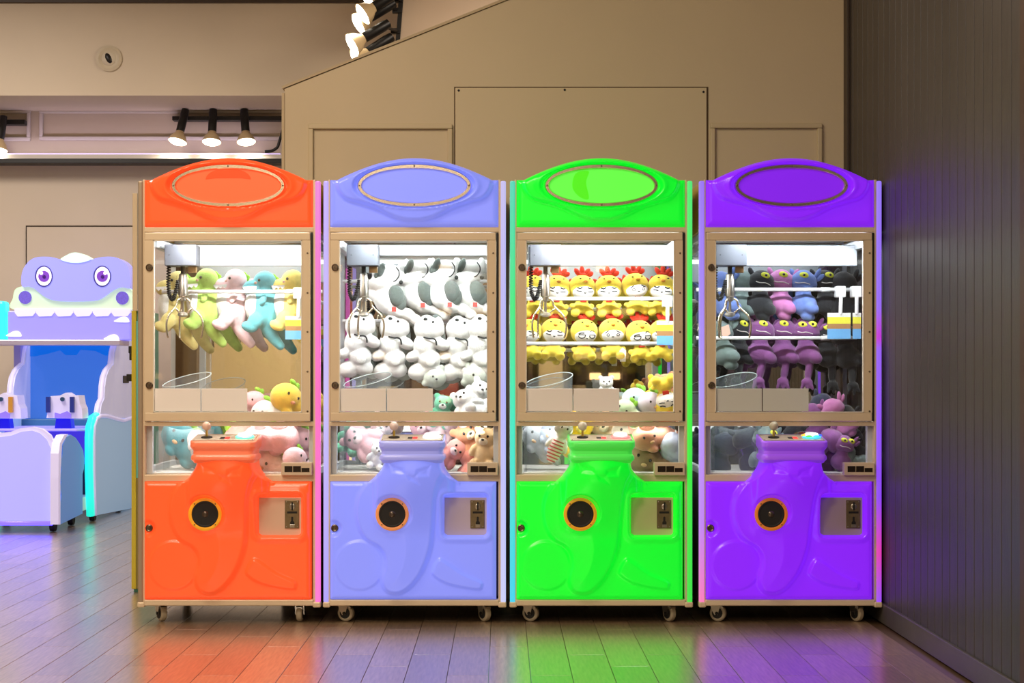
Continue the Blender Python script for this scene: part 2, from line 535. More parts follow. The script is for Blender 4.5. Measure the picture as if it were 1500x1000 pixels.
# vertical track with a cluster of spotlights over the slanting partition
yv = 12.85
vt = obj('lighting_track', MB().tube([P(590, -30, yv), P(580, 95, yv)], .022, 4), M_BLACK)
tag(vt, 'upright black lighting track above the slanting wall top', 'track')
for k, (sx, sy, ax, az, dy, lab) in enumerate(((583, -27, -1, -.70, .10, 'topmost lit spotlight of the upright track'), (575, -7, -1, -.72, .24, 'large lit spotlight second from the top of the upright track'),
                             (569, 9, -1.0, -.68, .08, 'half hidden lit spotlight in the middle of the upright track'), (561, 39, -1.0, -.66, .24, 'lit spotlight with long black holder on the upright track'),
                             (566, 59, -1, -.72, .08, 'lowest lit spotlight peeping over the slanting wall top'))):
    y = yv - dy
    s = spotlight(P(sx, sy, y), (ax, -.32, az), lab, 'spotlights on the upright track', 1.12, 9, 120)
    pp = P(sx, sy, y); tt = P(590 - 10 * (sy + 30) / 125, sy + 7, yv)
    obj('arm', MB().tube([(0, 0, 0), tuple(tt - pp)], .012, 6).box(tt.x - pp.x - .06, tt.x - pp.x + .01, tt.y - pp.y - .03, tt.y - pp.y + .02, tt.z - pp.z - .018, tt.z - pp.z + .018), M_BLACK, s)

# ================================================================== CLAW MACHINES
YM = 7.5                       # front plane of the row
K = F / YM                     # pixels per metre on that plane
def ux(px): return (px - 880.0) / K
def zz(py): return CAMZ - (py - CY) / K
DEP = 0.79                     # cabinet depth

def relief_mesh(name, rows, hfun, back):
    """Grid skin: rows = list of lists of (px, py) in panel drawing units; hfun gives the height towards the player (m)."""
    arr = np.array(rows, dtype=float)
    PXs, PYs = arr[:, :, 0], arr[:, :, 1]
    H = hfun(PXs, PYs)
    R, Cn = PXs.shape
    v = np.stack([(PXs - 880.0) / K, -H, CAMZ - (PYs - CY) / K], -1).reshape(-1, 3)
    idx = np.arange(R * Cn).reshape(R, Cn)
    f = np.stack([idx[:-1, :-1], idx[:-1, 1:], idx[1:, 1:], idx[1:, :-1]], -1).reshape(-1, 4)
    ring = list(idx[0, :]) + list(idx[1:, -1]) + list(idx[-1, -2::-1]) + list(idx[-2:0:-1, 0])
    vs = [tuple(p) for p in v]; fs = [tuple(int(i) for i in q) for q in f]
    b0 = len(vs)
    for i in ring:
        vs.append((vs[i][0], back, vs[i][2]))
    n = len(ring)
    for k in range(n):
        fs.append((int(ring[k]), int(ring[(k + 1) % n]), b0 + (k + 1) % n, b0 + k))
    mb = MB(); mb.v = vs; mb.f = fs
    return mb

# ---- header relief
def head_top(px):
    t = (np.asarray(px, float) - 880.5) / 113.0
    return np.where(np.abs(t) < 1, 264 - 32.0 * np.cos(np.clip(t, -1, 1) * PI / 2) ** 0.92 , 264)
SWOOP = [tuple(p) for p in spline([(766, 262), (769, 278), (780, 291), (800, 297), (822, 304), (846, 316), (866, 322), (880, 323), (895, 322), (914, 316), (938, 304), (960, 297), (980, 291), (991, 278), (994, 262)], 5)] + [(994, 200), (766, 200)]
def head_h(px, py):
    dx = np.minimum(px - 757, 1003 - px); dt = py - head_top(px); db = 332 - py
    e = np.minimum(np.minimum(dx, db), dt)
    rnd = np.sqrt(np.clip(1 - (1 - np.clip(e, 0, 9) / 9) ** 2, 0, 1))
    sd = poly_sdf(px, py, SWOOP)
    rise = sstep(sd, -3.5, 3.5)
    h = 0.018 + 0.026 * rise + 0.010 * sstep(sd, 0, 40)
    q = np.hypot((px - 880.5) / 82.0, (py - 273.0) / 30.5)
    h = h + 0.006 * np.exp(-((q - 1.13) / 0.05) ** 2)
    m = sstep(-q, -1.10, -1.05)
    h = h * (1 - m) + 0.022 * m
    return h * rnd
rows = []
for v in np.linspace(0, 1, 84):
    vv = 0.5 - 0.5 * math.cos(v * PI)
    rows.append([(px, 332 + (float(head_top(px)) - 332) * vv) for px in np.linspace(757, 1003, 190)])
HEADER = relief_mesh('header_panel', rows, head_h, 0.06).mesh('header_panel', autosmooth=55)

# ---- lower door relief: trunk-shaped swelling under the neck, circle, horn, coin recess
TRUNK = [tuple(p) for p in spline([(834, 664), (922, 664), (924, 690), (917, 705), (911, 730), (908, 770), (904, 803), (892, 835), (875, 858), (858, 868), (842, 866), (834, 856), (833, 843), (837, 828), (836, 812), (828, 800), (814, 792), (803, 780), (796, 760), (795, 742), (799, 724), (808, 710), (820, 695), (830, 680)], 5, True)]
HORN = [tuple(p) for p in spline([(915, 819), (924, 820), (950, 838), (976, 850), (979, 857), (972, 862), (930, 854), (909, 842), (907, 834)], 4, True)]
def rrect(px, py, x0, x1, y0, y1, r):
    qx = np.abs(px - (x0 + x1) / 2) - (x1 - x0) / 2 + r
    qy = np.abs(py - (y0 + y1) / 2) - (y1 - y0) / 2 + r
    return r - np.hypot(np.maximum(qx, 0), np.maximum(qy, 0)) - np.minimum(np.maximum(qx, qy), 0)
PETALS = [[(846, 676), (866, 684), (868, 690), (850, 690)], [(905, 680), (886, 686), (884, 694), (902, 694)], [(872, 692), (884, 694), (890, 706), (876, 700)]]
def neck_w(py):
    """Half-openings (left, right edge px) of the neck above the door."""
    t = np.clip((np.asarray(py, float) - 674) / 32.0, 0, 1)
    return 836 - 24 * t ** 1.8, 923 + 24 * t ** 2.4
def low_h(px, py):
    sd = poly_sdf(px, py, TRUNK)
    h = 0.022 + 0.024 * sstep(sd, -4, 5) + 0.012 * sstep(sd, 0, 45)
    t = sstep(-py, -790, -684)
    q = np.clip(1 - ((px - 879.5) / 62.0) ** 2, 0, 1)
    h = h + 0.10 * t * np.sqrt(q) * sstep(q, 0, .35)
    c = np.hypot(px - 800, py - 827)
    h = h + 0.006 * sstep(-c, -38.5, -33) * (1 - sstep(sd, -4, 5))
    h = h + 0.013 * sstep(poly_sdf(px, py, HORN), -2.5, 3)
    rs = rrect(px, py, 922, 988, 722, 785, 7)
    h = h + 0.010 * sstep(rs, -12, -3) * (1 - sstep(sd, -6, 4)) 
    for p in PETALS:
        h = h - 0.007 * sstep(poly_sdf(px, py, p), -2.5, 4)
    s = np.hypot(px - 849, py - 751)
    m = sstep(-s, -31, -23); h = h * (1 - m) + 0.066 * m
    k = np.hypot(px - 762, (py - 773))
    m = sstep(-k, -14, -7); h = h * (1 - m) + 0.004 * m
    m = sstep(rs, -2.2, 2.2); h = h * (1 - m) + 0.003 * m
    wl, wr_ = neck_w(py)
    neck = py < 706
    e = np.where(neck, np.minimum(px - wl, wr_ - px), np.minimum(np.minimum(px - 757, 1000 - px), 877 - py))
    et = np.where((~neck) & ((px < wl) | (px > wr_)), py - 705, 99)
    e = np.minimum(e, et)
    rnd = np.sqrt(np.clip(1 - (1 - np.clip(e, 0, 7) / 7) ** 2, 0, 1))
    return h * rnd
rows = [[(px, py) for px in np.linspace(757, 1000, 200)] for py in np.linspace(877, 705, 142)]
mbL = relief_mesh('lower_door', rows, low_h, 0.05)
rows = []
for py in np.linspace(705.3, 672, 30):
    l, r = neck_w(py)
    rows.append([(px, py) for px in np.linspace(float(l), float(r), 100)])
mbN = relief_mesh('neck', rows, low_h, 0.03)
mbL.add(mbN.v, mbN.f)
LOWER = mbL.mesh('lower_door', autosmooth=55)

# ---- console on top of the neck: stacked lips
def rounded(hw, y0, y1, r=0.025, n=5):
    pts = []
    for cx, cy, a0 in ((hw - r, y0 + r, -90), (hw - r, y1 - .004, 0), (-hw + r, y1 - .004, 90), (-hw + r, y0 + r, 180)):
        rr = r if cy == y0 + r else .004
        for k in range(n + 1):
            a = math.radians(a0 + 90 * k / n)
            pts.append((cx + (rr * math.cos(a) if rr == r else (r if cx > 0 else -r)), cy + rr * math.sin(a)))
    return pts
def console_mesh():
    mb = MB()
    prof = [(676, .127, .134), (673, .131, .144), (671, .137, .152), (668, .138, .154), (665, .136, .152), (663, .130, .146), (658, .129, .145), (655, .135, .151), (652, .140, .157), (646, .140, .157), (644.5, .137, .154)]
    rings = []
    for py, hw, fr in prof:
        rings.append([(x - .003, y, zz(py) + (.022 * (y + fr) / fr if py < 650 else 0)) for x, y in rounded(hw, -fr, 0.02)])
    n = len(rings[0])
    vs = [p for r in rings for p in r]
    fs = [(i * n + k, i * n + (k + 1) % n, (i + 1) * n + (k + 1) % n, (i + 1) * n + k) for i in range(len(rings) - 1) for k in range(n)]
    fs += [tuple(range(n)), tuple(range((len(rings) - 1) * n, len(rings) * n))]
    mb.add(vs, fs)
    return mb.mesh('console', autosmooth=35)
CONSOLE = console_mesh()

def ellipse_ring(cx, cz, a, b, w, y, t, n=72):
    mb = MB()
    vs, fs = [], []
    for k in range(n):
        th = 2 * PI * k / n
        c, s = math.cos(th), math.sin(th)
        for (da, yy) in ((0, y), (0, y - t), (-w * .2, y - t * 1.3), (-w * .8, y - t * 1.3), (-w, y - t), (-w, y)):
            vs.append((cx + (a + da) * c, yy, cz + (b + da) * s))
    for k in range(n):
        for j in range(6):
            fs.append((k * 6 + j, k * 6 + (j + 1) % 6, ((k + 1) % n) * 6 + (j + 1) % 6, ((k + 1) % n) * 6 + j))
    return mb.add(vs, fs)

def ellipse_poly(cx, cz, a, b, n=48):
    return [(cx + a * math.cos(2 * PI * k / n), cz + b * math.sin(2 * PI * k / n)) for k in range(n)]

def caster_mesh_parts():
    fork = MB()
    fork.box(-.026, .026, -.03, .03, -.004, 0.006, .002)
    fork.prism_yz([(-.024, -.004), (.024, -.004), (.018, -.03), (.004, -.052), (-.012, -.052), (-.016, -.03)], -.020, -.015)
    fork.prism_yz([(-.024, -.004), (.024, -.004), (.018, -.03), (.004, -.052), (-.012, -.052), (-.016, -.03)], .015, .020)
    fork.box(-.020, .020, -.022, .022, -.012, -.003, .002)
    wheel = MB().lathe([(.010, -.013), (.030, -.013), (.0355, -.009), (.037, 0), (.0355, .009), (.030, .013), (.010, .013)], 'x', (0, -.006, -.045), 24)
    hub = MB().lathe([(.004, -.0235), (.007, -.0235), (.007, -.0145), (.024, -.0145), (.024, .0145), (.007, .0145), (.007, .0235), (.004, .0235)], 'x', (0, -.006, -.045), 16)
    brake = MB().prism_yz([(-.034, -.018), (-.006, -.004), (-.004, -.012), (-.03, -.03)], -.013, .013)
    return [('fork', fork.mesh('fork', autosmooth=30), M_STEEL), ('wheel', wheel.mesh('wheel', autosmooth=30), mat('wheel_nylon', (178, 164, 138), .5)),
            ('hub', hub.mesh('hub', autosmooth=30), M_RUBBER), ('brake', brake.mesh('brake'), M_STEEL)]
CASTER = caster_mesh_parts()

def coil(path, R, turns, rad, n=10):
    path = [Vector(p) for p in path]
    out = []
    L = len(path) - 1
    N = int(turns * n)
    for i in range(N + 1):
        t = i / N * L
        k = min(int(t), L - 1)
        p = path[k].lerp(path[k + 1], t - k)
        tg = (path[k + 1] - path[k]).normalized()
        up = Vector((0, 1, 0)); w = tg.cross(up).normalized()
        a = 2 * PI * i / n
        out.append(p + (up * math.cos(a) + w * math.sin(a)) * R)
    return MB().tube(out, rad, 5)

MACHINES = [
    dict(px=335.5, col=(255, 88, 40), plate=(255, 92, 48), name='orange', ring=(255, 176, 40),
         led=(None, [(0, (255, 110, 215)), (.5, (255, 96, 196)), (1, (236, 120, 220))])),
    dict(px=607, col=(130, 144, 255), plate=(126, 138, 255), name='blue', ring=(246, 160, 100),
         led=([(0, (170, 160, 255)), (.5, (200, 190, 255)), (1, (190, 170, 255))], [(0, (205, 210, 255)), (.5, (180, 180, 255)), (1, (196, 190, 245))])),
    dict(px=880, col=(14, 246, 48), plate=(92, 240, 70), name='green', ring=(246, 170, 40),
         led=([(0, (0, 220, 255)), (.45, (0, 245, 200)), (.7, (10, 245, 130)), (1, (40, 220, 190))], [(0, (0, 235, 60)), (.6, (10, 255, 50)), (1, (60, 245, 120))])),
    dict(px=1157, col=(134, 34, 255), plate=(124, 30, 232), name='violet', ring=(230, 130, 50),
         led=([(0, (255, 120, 190)), (.18, (196, 130, 250)), (.5, (176, 150, 255)), (1, (150, 110, 250))], [(0, (150, 70, 255)), (.12, (230, 40, 180)), (.25, (140, 60, 255)), (.6, (150, 90, 255)), (.63, (200, 20, 220)), (.7, (150, 100, 255)), (1, (150, 120, 255))])),
]

def claw_machine(cfg, label, idx):
    X = (cfg['px'] - CX) / K
    t = tag(empty('claw_machine', (X, YM, 0)), label, 'claw machine', 'row of four claw machines')
    nm = cfg['name']
    m_lit = mat('lit_plastic_' + nm, cfg['col'], 0.28, emis=cfg['col'], estr=0.66 if nm == 'violet' else 0.58, coat=0.3)
    m_plate = mat('lit_plate_' + nm, cfg['plate'], 0.35, emis=cfg['plate'], estr=0.70)
    # --- cabinet frame -------------------------------------------------
    L, R = ux(747), ux(1014)            # outer faces of the LED posts
    zb, zt = zz(886), zz(263)
    for s, x_out, x_in in ((0, L, ux(757)), (1, R, ux(1003))):
        sgn = 1 if s == 0 else -1
        post = obj('front_post', MB().box(min(x_in, x_out + sgn * .020), max(x_in, x_out + sgn * .020), -0.004, 0.035, zb, zt, .003), M_TAN, t)
        st = cfg['led'][s]
        if st:
            obj('led_strip', MB().box(x_out, x_out + sgn * .022, -0.010, 0.020, zz(882), zz(265), .006), ramp_led('led_' + nm + str(s), st, 0.9 if nm != 'green' else .85), t)
        else:
            obj('led_strip', MB().box(x_out, x_out + sgn * .022, -0.010, 0.020, zz(882), zz(265), .006), M_TAN2, t)
        obj('post_cap', MB().box(x_out - sgn * .002, x_in, -0.014, 0.035, zz(889), zz(881), .005), M_TAN, t)
        obj('rear_post', MB().box(x_out, x_out + sgn * .05, DEP - .05, DEP, zb, zt, .004), M_ALU, t)
        obj('inner_post', MB().box(x_out + sgn * .024, x_out + sgn * .054, .036, .07, zz(695), zz(340), .003), M_ALU, t)
        # sides
        obj('side_glass', MB().box(x_out + sgn * .012, x_out + sgn * .016, .036, DEP - .05, zz(694), zz(340)), M_GLASS, t)
        obj('side_panel', MB().box(x_out + sgn * .006, x_out + sgn * .016, .021, DEP - .05, zb, zz(695)), mat('side_panel_' + nm, (120, 112, 110), .45), t)
        obj('side_sign', MB().box(x_out + sgn * .006, x_out + sgn * .016, .021, DEP - .05, zz(338), zz(266)), mat('side_sign_yellow', (226, 198, 110), .45), t)
        for zc in (zz(345), zz(690)):
            obj('side_rail', MB().box(x_out + sgn * .006, x_out + sgn * .030, .036, DEP - .05, zc - .015, zc + .015, .003), M_ALU, t)
    x0, x1 = ux(756), ux(1004)
    obj('front_rail', MB().box(x0, x1, -.004, .035, zz(340), zz(332.5), .003), M_TAN, t)
    obj('front_rail', MB().box(x0, x1, -.004, .035, zz(624), zz(617.5), .003), M_TAN, t)
    obj('front_rail', MB().box(x0, x1, -.004, .035, zz(705), zz(695), .003), M_TAN, t)
    obj('front_rail', MB().box(x0, x1, -.012, .035, zz(886.5), zz(877.5), .004), M_TAN, t)
    obj('base_plate', MB().box(L + .02, R - .02, .036, DEP - .01, zz(886), zz(878)), M_BLACK, t)
    obj('roof', MB().box(L + .018, R - .018, .062, DEP - .052, zz(268), zz(264)), M_TAN2, t)
    obj('inner_ceiling', MB().box(L + .03, R - .03, .03, DEP - .05, zz(333), zz(337)), M_WHITE, t)
    obj('dark_backing', MB().box(x0, x1, .052, .06, zz(875), zz(706)), M_BLACK, t)
    # --- header ---------------------------------------------------------
    hd = link('header_panel', HEADER, m_lit, t)
    ex, ez = ux(880.5), zz(273)
    obj('oval_rim', ellipse_ring(ex, ez, 83.2 / K, 31.6 / K, .0205, -.018, .016), M_CHROME, hd, auto=40)
    pl = obj('oval_plate', MB().prism_xz(ellipse_poly(ex, ez, 78 / K, 26.5 / K), -.030, -.018), m_plate, hd)
    for a in (0, 90, 180, 270):
        c, s = math.cos(math.radians(a)), math.sin(math.radians(a))
        obj('rim_screw', MB().lathe([(.0035, -.036), (.0035, -.0415), (.002, -.042)], 'y', (ex + (83.2 / K - .010) * c, 0, ez + (31.6 / K - .010) * s), 10), M_SCREW, hd)
    if nm == 'orange':
        arc = [(ux(880.5 + 33 * math.cos(a)), zz(264 - 16.5 * math.sin(a))) for a in np.linspace(0, PI, 20)] + [(ux(862), zz(262)), (ux(899), zz(262))]
        obj('arc_mark', MB().prism_xz(arc, -.0315, -.030), mat('arc_orange', (255, 66, 12), .35, emis=(255, 62, 6), estr=.75), pl)
    if nm == 'green':
        sm = [(ux(843), zz(255)), (ux(862), zz(252)), (ux(858), zz(268)), (ux(862), zz(292)), (ux(848), zz(289)), (ux(838), zz(275))]
        obj('smudge', MB().prism_xz([tuple(p) for p in spline([(a, b) for a, b in sm], 5, True)], -.0306, -.030), mat('smudge_green', (70, 220, 20), .4, emis=(76, 224, 20), estr=.7), pl)
    # --- upper door with window ----------------------------------------
    dx0, dx1, wx0, wx1 = ux(757.5), ux(999.5), ux(770), ux(987.5)
    dz0, dz1, wz0, wz1 = zz(616.5), zz(341), zz(604), zz(352)
    door = MB()
    door.box(dx0, dx1, -.016, .012, dz0, wz0, .003).box(dx0, dx1, -.016, .012, wz1, dz1, .003)
    door.box(dx0, wx0, -.0155, .012, wz0, wz1).box(wx1, dx1, -.0155, .012, wz0, wz1)
    dr = obj('window_door', door, M_TAN, t)
    trim = MB().box(wx0, wx0 + .004, -.017, .0, wz0, wz1).box(wx1 - .004, wx1, -.017, .0, wz0, wz1).box(wx0, wx1, -.017, .0, wz0, wz0 + .004).box(wx0, wx1, -.017, .0, wz1 - .004, wz1)
    obj('window_bead', trim, mat('bead_pale', (232, 222, 208), .4), dr)
    obj('window_pane', MB().box(wx0, wx1, -.004, 0.0, wz0, wz1), M_GLASS, dr)
    obj('hinge', MB().box(ux(1000), ux(1003), -.008, .0, dz0, dz1, .001), M_BLACK, dr)
    for py in (392, 564):
        lk = obj('lock', MB().lathe([(.0155, -.016), (.0155, -.021), (.0125, -.0235), (.0105, -.0215), (.007, -.0215), (.006, -.0235), (.002, -.0235)], 'y', (ux(764.5), 0, zz(py)), 20), M_SCREW, dr, auto=35)
        obj('keyhole', MB().box(ux(764.5) - .001, ux(764.5) + .001, -.0242, -.0232, zz(py) - .004, zz(py) + .004), M_BLACK, lk.parent)
    for py in (371, 429, 486, 544, 602):
        obj('screw', MB().lathe([(.0042, -.015), (.0042, -.018), (.002, -.019)], 'y', (ux(995.5), 0, zz(py)), 10), M_SCREW, dr)
    for a, b in ((771.5, 838.6), (840.2, 907)):
        obj('placard', MB().box(ux(a), ux(b), -.0075, -.0042, zz(602), zz(568.8), .0008), mat('placard_grey', (206, 206, 200), .6) if nm == 'violet' else M_PLACARD, dr)
    # --- lower window ----------------------------------------------------
    obj('lower_pane', MB().box(x0, x1, .012, .016, zz(695), zz(624)), M_GLASS, t)
    # --- lower lit door with its fittings -------------------------------
    lo = link('lower_door', LOWER, m_lit, t)
    c = (ux(849), 0, zz(751))
    obj('speaker_ring', MB().lathe([(.056, -.050), (.066, -.050), (.071, -.066), (.071, -.0725), (.066, -.0755), (.058, -.0745), (.055, -.069)], 'y', c, 40), mat('speaker_ring_' + nm, cfg['ring'], .4, emis=cfg['ring'], estr=.18), lo, auto=40)
    obj('speaker_cone', MB().lathe([(.058, -.0715), (.054, -.0735), (.049, -.0725), (.044, -.0695), (.022, -.0675), (.018, -.0675)], 'y', c, 40), mat('speaker_black', (24, 20, 18), .65), lo, auto=50)
    obj('speaker_cap', MB().ell((c[0], -.068, c[2]), (.016, .008, .016)), mat('speaker_cap', (92, 80, 70), .25, metal=.6), lo, smooth=True)
    for a in (45, 135, 225, 315):
        obj('speaker_screw', MB().lathe([(.003, -.070), (.003, -.0765), (.0015, -.0772)], 'y', (c[0] + .0625 * math.cos(math.radians(a)), 0, c[2] + .0625 * math.sin(math.radians(a))), 8), M_SCREW, lo)
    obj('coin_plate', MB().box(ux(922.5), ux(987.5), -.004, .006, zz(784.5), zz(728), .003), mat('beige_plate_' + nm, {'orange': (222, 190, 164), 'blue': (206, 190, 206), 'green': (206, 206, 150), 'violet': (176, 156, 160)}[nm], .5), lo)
    cx0, cx1, cz0, cz1 = ux(962), ux(983), zz(773.5), zz(732)
    obj('coin_mechanism', MB().box(cx0, cx1, -.008, .0, cz0, cz1, .0015), M_BRASS, lo)
    obj('coin_dial', MB().lathe([(.0125, -.007), (.0125, -.0105), (.010, -.0115), (.003, -.0112)], 'y', (ux(973), 0, zz(741.5)), 20), M_STEEL, lo, auto=35)
    obj('coin_slot', MB().box(ux(971.8), ux(974.2), -.0125, -.011, zz(747), zz(735)), M_BLACK, lo)
    obj('coin_label', MB().box(ux(965.5), ux(980), -.0092, -.008, zz(751.5), zz(748.5)), M_BLACK, lo)
    obj('return_slot', MB().prism_xz([(ux(970), zz(769)), (ux(976), zz(769)), (ux(976), zz(764)), (ux(974.4), zz(762.5)), (ux(974.4), zz(757)), (ux(972.8), zz(756)), (ux(971.4), zz(757)), (ux(971.4), zz(762.5)), (ux(970), zz(764))], -.0092, -.008), M_BLACK, lo)
    obj('return_flap', MB().box(ux(969.5), ux(976.5), -.011, -.008, zz(772), zz(767.5), .001), M_STEEL, lo)
    for sx in (964.5, 980.5):
        for sy in (734.5, 771):
            obj('plate_screw', MB().lathe([(.0022, -.008), (.0022, -.0098), (.001, -.0102)], 'y', (ux(sx), 0, zz(sy)), 8), M_STEEL, lo)
    obj('door_lock', MB().lathe([(.016, -.002), (.016, -.010), (.012, -.013), (.009, -.011), (.006, -.011), (.005, -.014), (.001, -.014)], 'y', (ux(763.5), 0, zz(773)), 20), M_SCREW, lo, auto=35)
    # --- console ---------------------------------------------------------
    cn = link('console', CONSOLE, mat('console_plastic_' + nm, tuple(int(.40 * a + .60 * b) for a, b in zip((225, 214, 205), cfg['col'])), .3, emis=cfg['col'], estr=.30, coat=.4), t)
    # the tilted top plate
    zf, zk = zz(644.5), zz(644.5) + .022
    tilt = math.atan2(.022, .154)
    def top(px, dy, dz=0.0):
        """A point on the sloping top: dy metres back from its front edge."""
        y = -.154 + dy
        return (ux(px), y, zf + .022 * dy / .154 + dz)
    plate = MB()
    q = [top(834, .014, .0005), top(923, .014, .0005), top(923, .150, .0005), top(834, .150, .0005)]
    plate.add(q + [(p[0], p[1], p[2] + .003) for p in q], [(0, 1, 2, 3), (4, 5, 6, 7), (0, 1, 5, 4), (1, 2, 6, 5), (2, 3, 7, 6), (3, 0, 4, 7)])
    obj('control_plate', plate, mat('control_plate_' + nm, (205, 190, 172), .35, metal=.3), cn)
    M = Matrix.Translation(top(852, .075, .003)) @ Matrix.Rotation(tilt, 4, 'X')
    obj('joystick_base', MB().lathe([(.024, 0), (.024, .004), (.018, .006), (.006, .007)], 'z', n=24, M=M), M_BLACK, cn, auto=40)
    obj('joystick_shaft', MB().lathe([(.0055, 0), (.0050, .035)], 'z', n=12, M=M), mat('shaft_brass', (206, 176, 90), .3, metal=.8), cn, auto=60)
    obj('joystick_ball', MB().ell(tuple(M @ Vector((0, 0, .050))), .0195, sub=3), mat('joystick_ball_' + nm, {'orange': (236, 196, 176), 'blue': (228, 205, 196), 'green': (214, 205, 186), 'violet': (190, 180, 160)}[nm], .12, coat=.6), cn, smooth=True)
    M = Matrix.Translation(top(907, .075, .003)) @ Matrix.Rotation(tilt, 4, 'X')
    obj('button_collar', MB().lathe([(.040, 0), (.040, .006), (.036, .009), (.030, .009)], 'z', n=32, M=M), {'orange': mat('collar_green', (120, 235, 200), .3, emis=(110, 240, 200), estr=.8), 'blue': mat('collar_white', (235, 240, 240), .3, emis=(240, 246, 250), estr=.8), 'green': mat('collar_pink', (250, 130, 130), .3, emis=(255, 120, 120), estr=.9), 'violet': mat('collar_rainbow', (80, 210, 220), .3, emis=(70, 190, 235), estr=.9)}[nm], cn, auto=40)
    if nm == 'violet':
        for k, cc in enumerate(((70, 110, 255), (170, 70, 255), (255, 90, 60), (255, 190, 60), (90, 240, 90), (60, 220, 230))):
            a = math.radians(k * 60)
            obj('button_led', MB().ell(tuple(M @ Vector((.030 * math.cos(a), .030 * math.sin(a), .010))), (.015, .011, .006)), mat('button_led_%d' % k, cc, .3, emis=cc, estr=1.0), cn, smooth=True)
    obj('push_button', MB().lathe([(.030, .006), (.030, .014), (.026, .019), (.014, .0215), (.003, .022)], 'z', n=32, M=M), mat('push_button_white', (245, 245, 245), .25, emis=(235, 245, 250), estr=.75), cn, auto=50)
    q = [top(872, .04, .0045), top(879, .04, .0045), top(879, .085, .0045), top(872, .085, .0045)]
    obj('timer_display', MB().add(q, [(0, 1, 2, 3)]), M_BLACK, cn)
    q = [top(879.3, .04, .0046), top(886, .04, .0046), top(886, .085, .0046), top(879.3, .085, .0046)]
    obj('timer_digit', MB().add(q, [(0, 1, 2, 3)]), mat('red_digit', (240, 40, 40), .4, emis=(255, 50, 45), estr=1.0), cn)
    for sx in (836.5, 921):
        for dy in (.02, .145):
            obj('plate_screw', MB().ell(top(sx, dy, .004), (.0022, .0022, .0014), sub=1), M_BLACK, cn)
    # --- credit counter on the sill ---------------------------------------
    cb = obj('counter_box', MB().box(ux(957.5), ux(1002.5), -.030, .011, zz(695.5), zz(677), .003), mat('counter_box', (214, 192, 164), .45), t)
    for k in range(3):
        a = 962.5 + k * 12.4
        obj('counter_window', MB().box(ux(a), ux(a + 11.6), -.0312, -.0295, zz(690.5), zz(681.8 if k < 2 else 684.5)), mat('counter_dark', (34, 24, 18), .25), cb)
    # --- casters ---------------------------------------------------------
    for cx, cy, rz in ((L + .085, .07, 48), (R - .095, .07, 12), (L + .085, DEP - .10, 30), (R - .095, DEP - .10, 70)):
        ce = empty('caster', (cx, cy, 0.082), (0, 0, math.radians(rz + (idx * 37) % 40 - 15)))
        ce.parent = t
        for n_, me, mm in CASTER:
            link(n_, me, mm, ce)
    # --- inside ------------------------------------------------------------
    il, ir = L + .03, R - .03
    obj('play_deck', MB().box(il, ir, .04, DEP - .06, zz(697), zz(693)), M_WHITE, t)
    mr = obj('back_mirror', MB().box(il - .005, ir + .005, 0, .006, 0, zz(338) - zz(692)), M_MIRROR, t)
    mr.location = (0, DEP - .052, zz(692)); mr.rotation_euler = (math.radians(-1.6), 0, 0)
    mr.location.y -= .03
    # gantry
    gy = .25
    bm_ = obj('gantry_beam', MB().box(ux(775), ux(996), gy, gy + .05, P(0, 374 if nm == 'blue' else 389, YM + gy).z, P(0, 359, YM + gy).z, .003), mat('gantry_white', (196, 204, 214), .4), t)
    obj('beam_rail', MB().box(ux(775), ux(996), gy - .004, gy, P(0, 364, YM + gy).z, P(0, 361.5, YM + gy).z), M_GREYBOX, bm_)
    for xx in (il + .004, ir - .034):
        obj('side_track', MB().box(xx, xx + .03, .10, DEP - .12, P(0, 366, YM + gy).z, P(0, 356, YM + gy).z + .01, .003), M_ALU, t)
    x_of = lambda px, dpt: (px - CX) / F * (YM + dpt) - 0.4256        # machine-local x on the green machine's drawing
    ca = obj('carriage', MB().box(x_of(776, .13), x_of(822, .13), .13, .245, P(0, 389, YM + .13).z, P(0, 358, YM + .13).z, .004), mat('carriage_dark_grey', (88, 92, 102), .5), t)
    for px in (783, 815):
        obj('carriage_screw', MB().ell((x_of(px, .13), .129, P(0, 373, YM + .13).z), .003, sub=1), M_BLACK, ca)
    zc = P(0, 389, YM + .13).z
    cxl = x_of(799, .19)
    cl = empty('claw', (cxl, .19, zc)); cl.parent = t
    obj('claw_rod', MB().tube([(0, 0, 0.01), (0, 0, -.06)], .010, 12), M_BLACK, cl, auto=50)
    obj('claw_body', MB().lathe([(.010, -.03), (.018, -.035), (.018, -.05), (.021, -.055), (.021, -.13), (.016, -.135), (.016, -.15), (.006, -.155), (.006, -.20), (.022, -.205), (.024, -.215), (.010, -.222)], 'z', n=20), M_STEEL, cl, auto=35)
    for a in (-10, 110, 230):
        ca_, sa_ = math.cos(math.radians(a)), math.sin(math.radians(a))
        pts = [(.012, -.14), (.030, -.150), (.040, -.178), (.078, -.215), (.092, -.255), (.088, -.300), (.082, -.315)]
        obj('prong', MB().tube([(r * ca_, r * sa_, z) for r, z in [(p.x, p.y) for p in spline(pts, 4)]], .0045, 6).tube([(.012 * ca_, .012 * sa_, -.212), (.042 * ca_, .042 * sa_, -.184)], .004, 6), M_CHROME, cl, smooth=True)
    path = spline([(-.062, .0, 0.005), (-.064, 0, -.06), (-.060, 0, -.12), (-.044, -.005, -.145), (-.030, -.008, -.11), (-.018, -.008, -.06)], 5)
    obj('coil_cable', coil(path, .0075, 30, .0032), M_BLACK, cl, smooth=True)
    obj('claw_bracket', MB().box(.024, .060, -.01, .02, -.028, .0, .002), mat('bracket_bronze', (140, 108, 70), .4, metal=.5), cl)
    # chute: a clear cylinder with a slanting top
    chx, chy, chr_ = x_of(804, .2), .205, .105
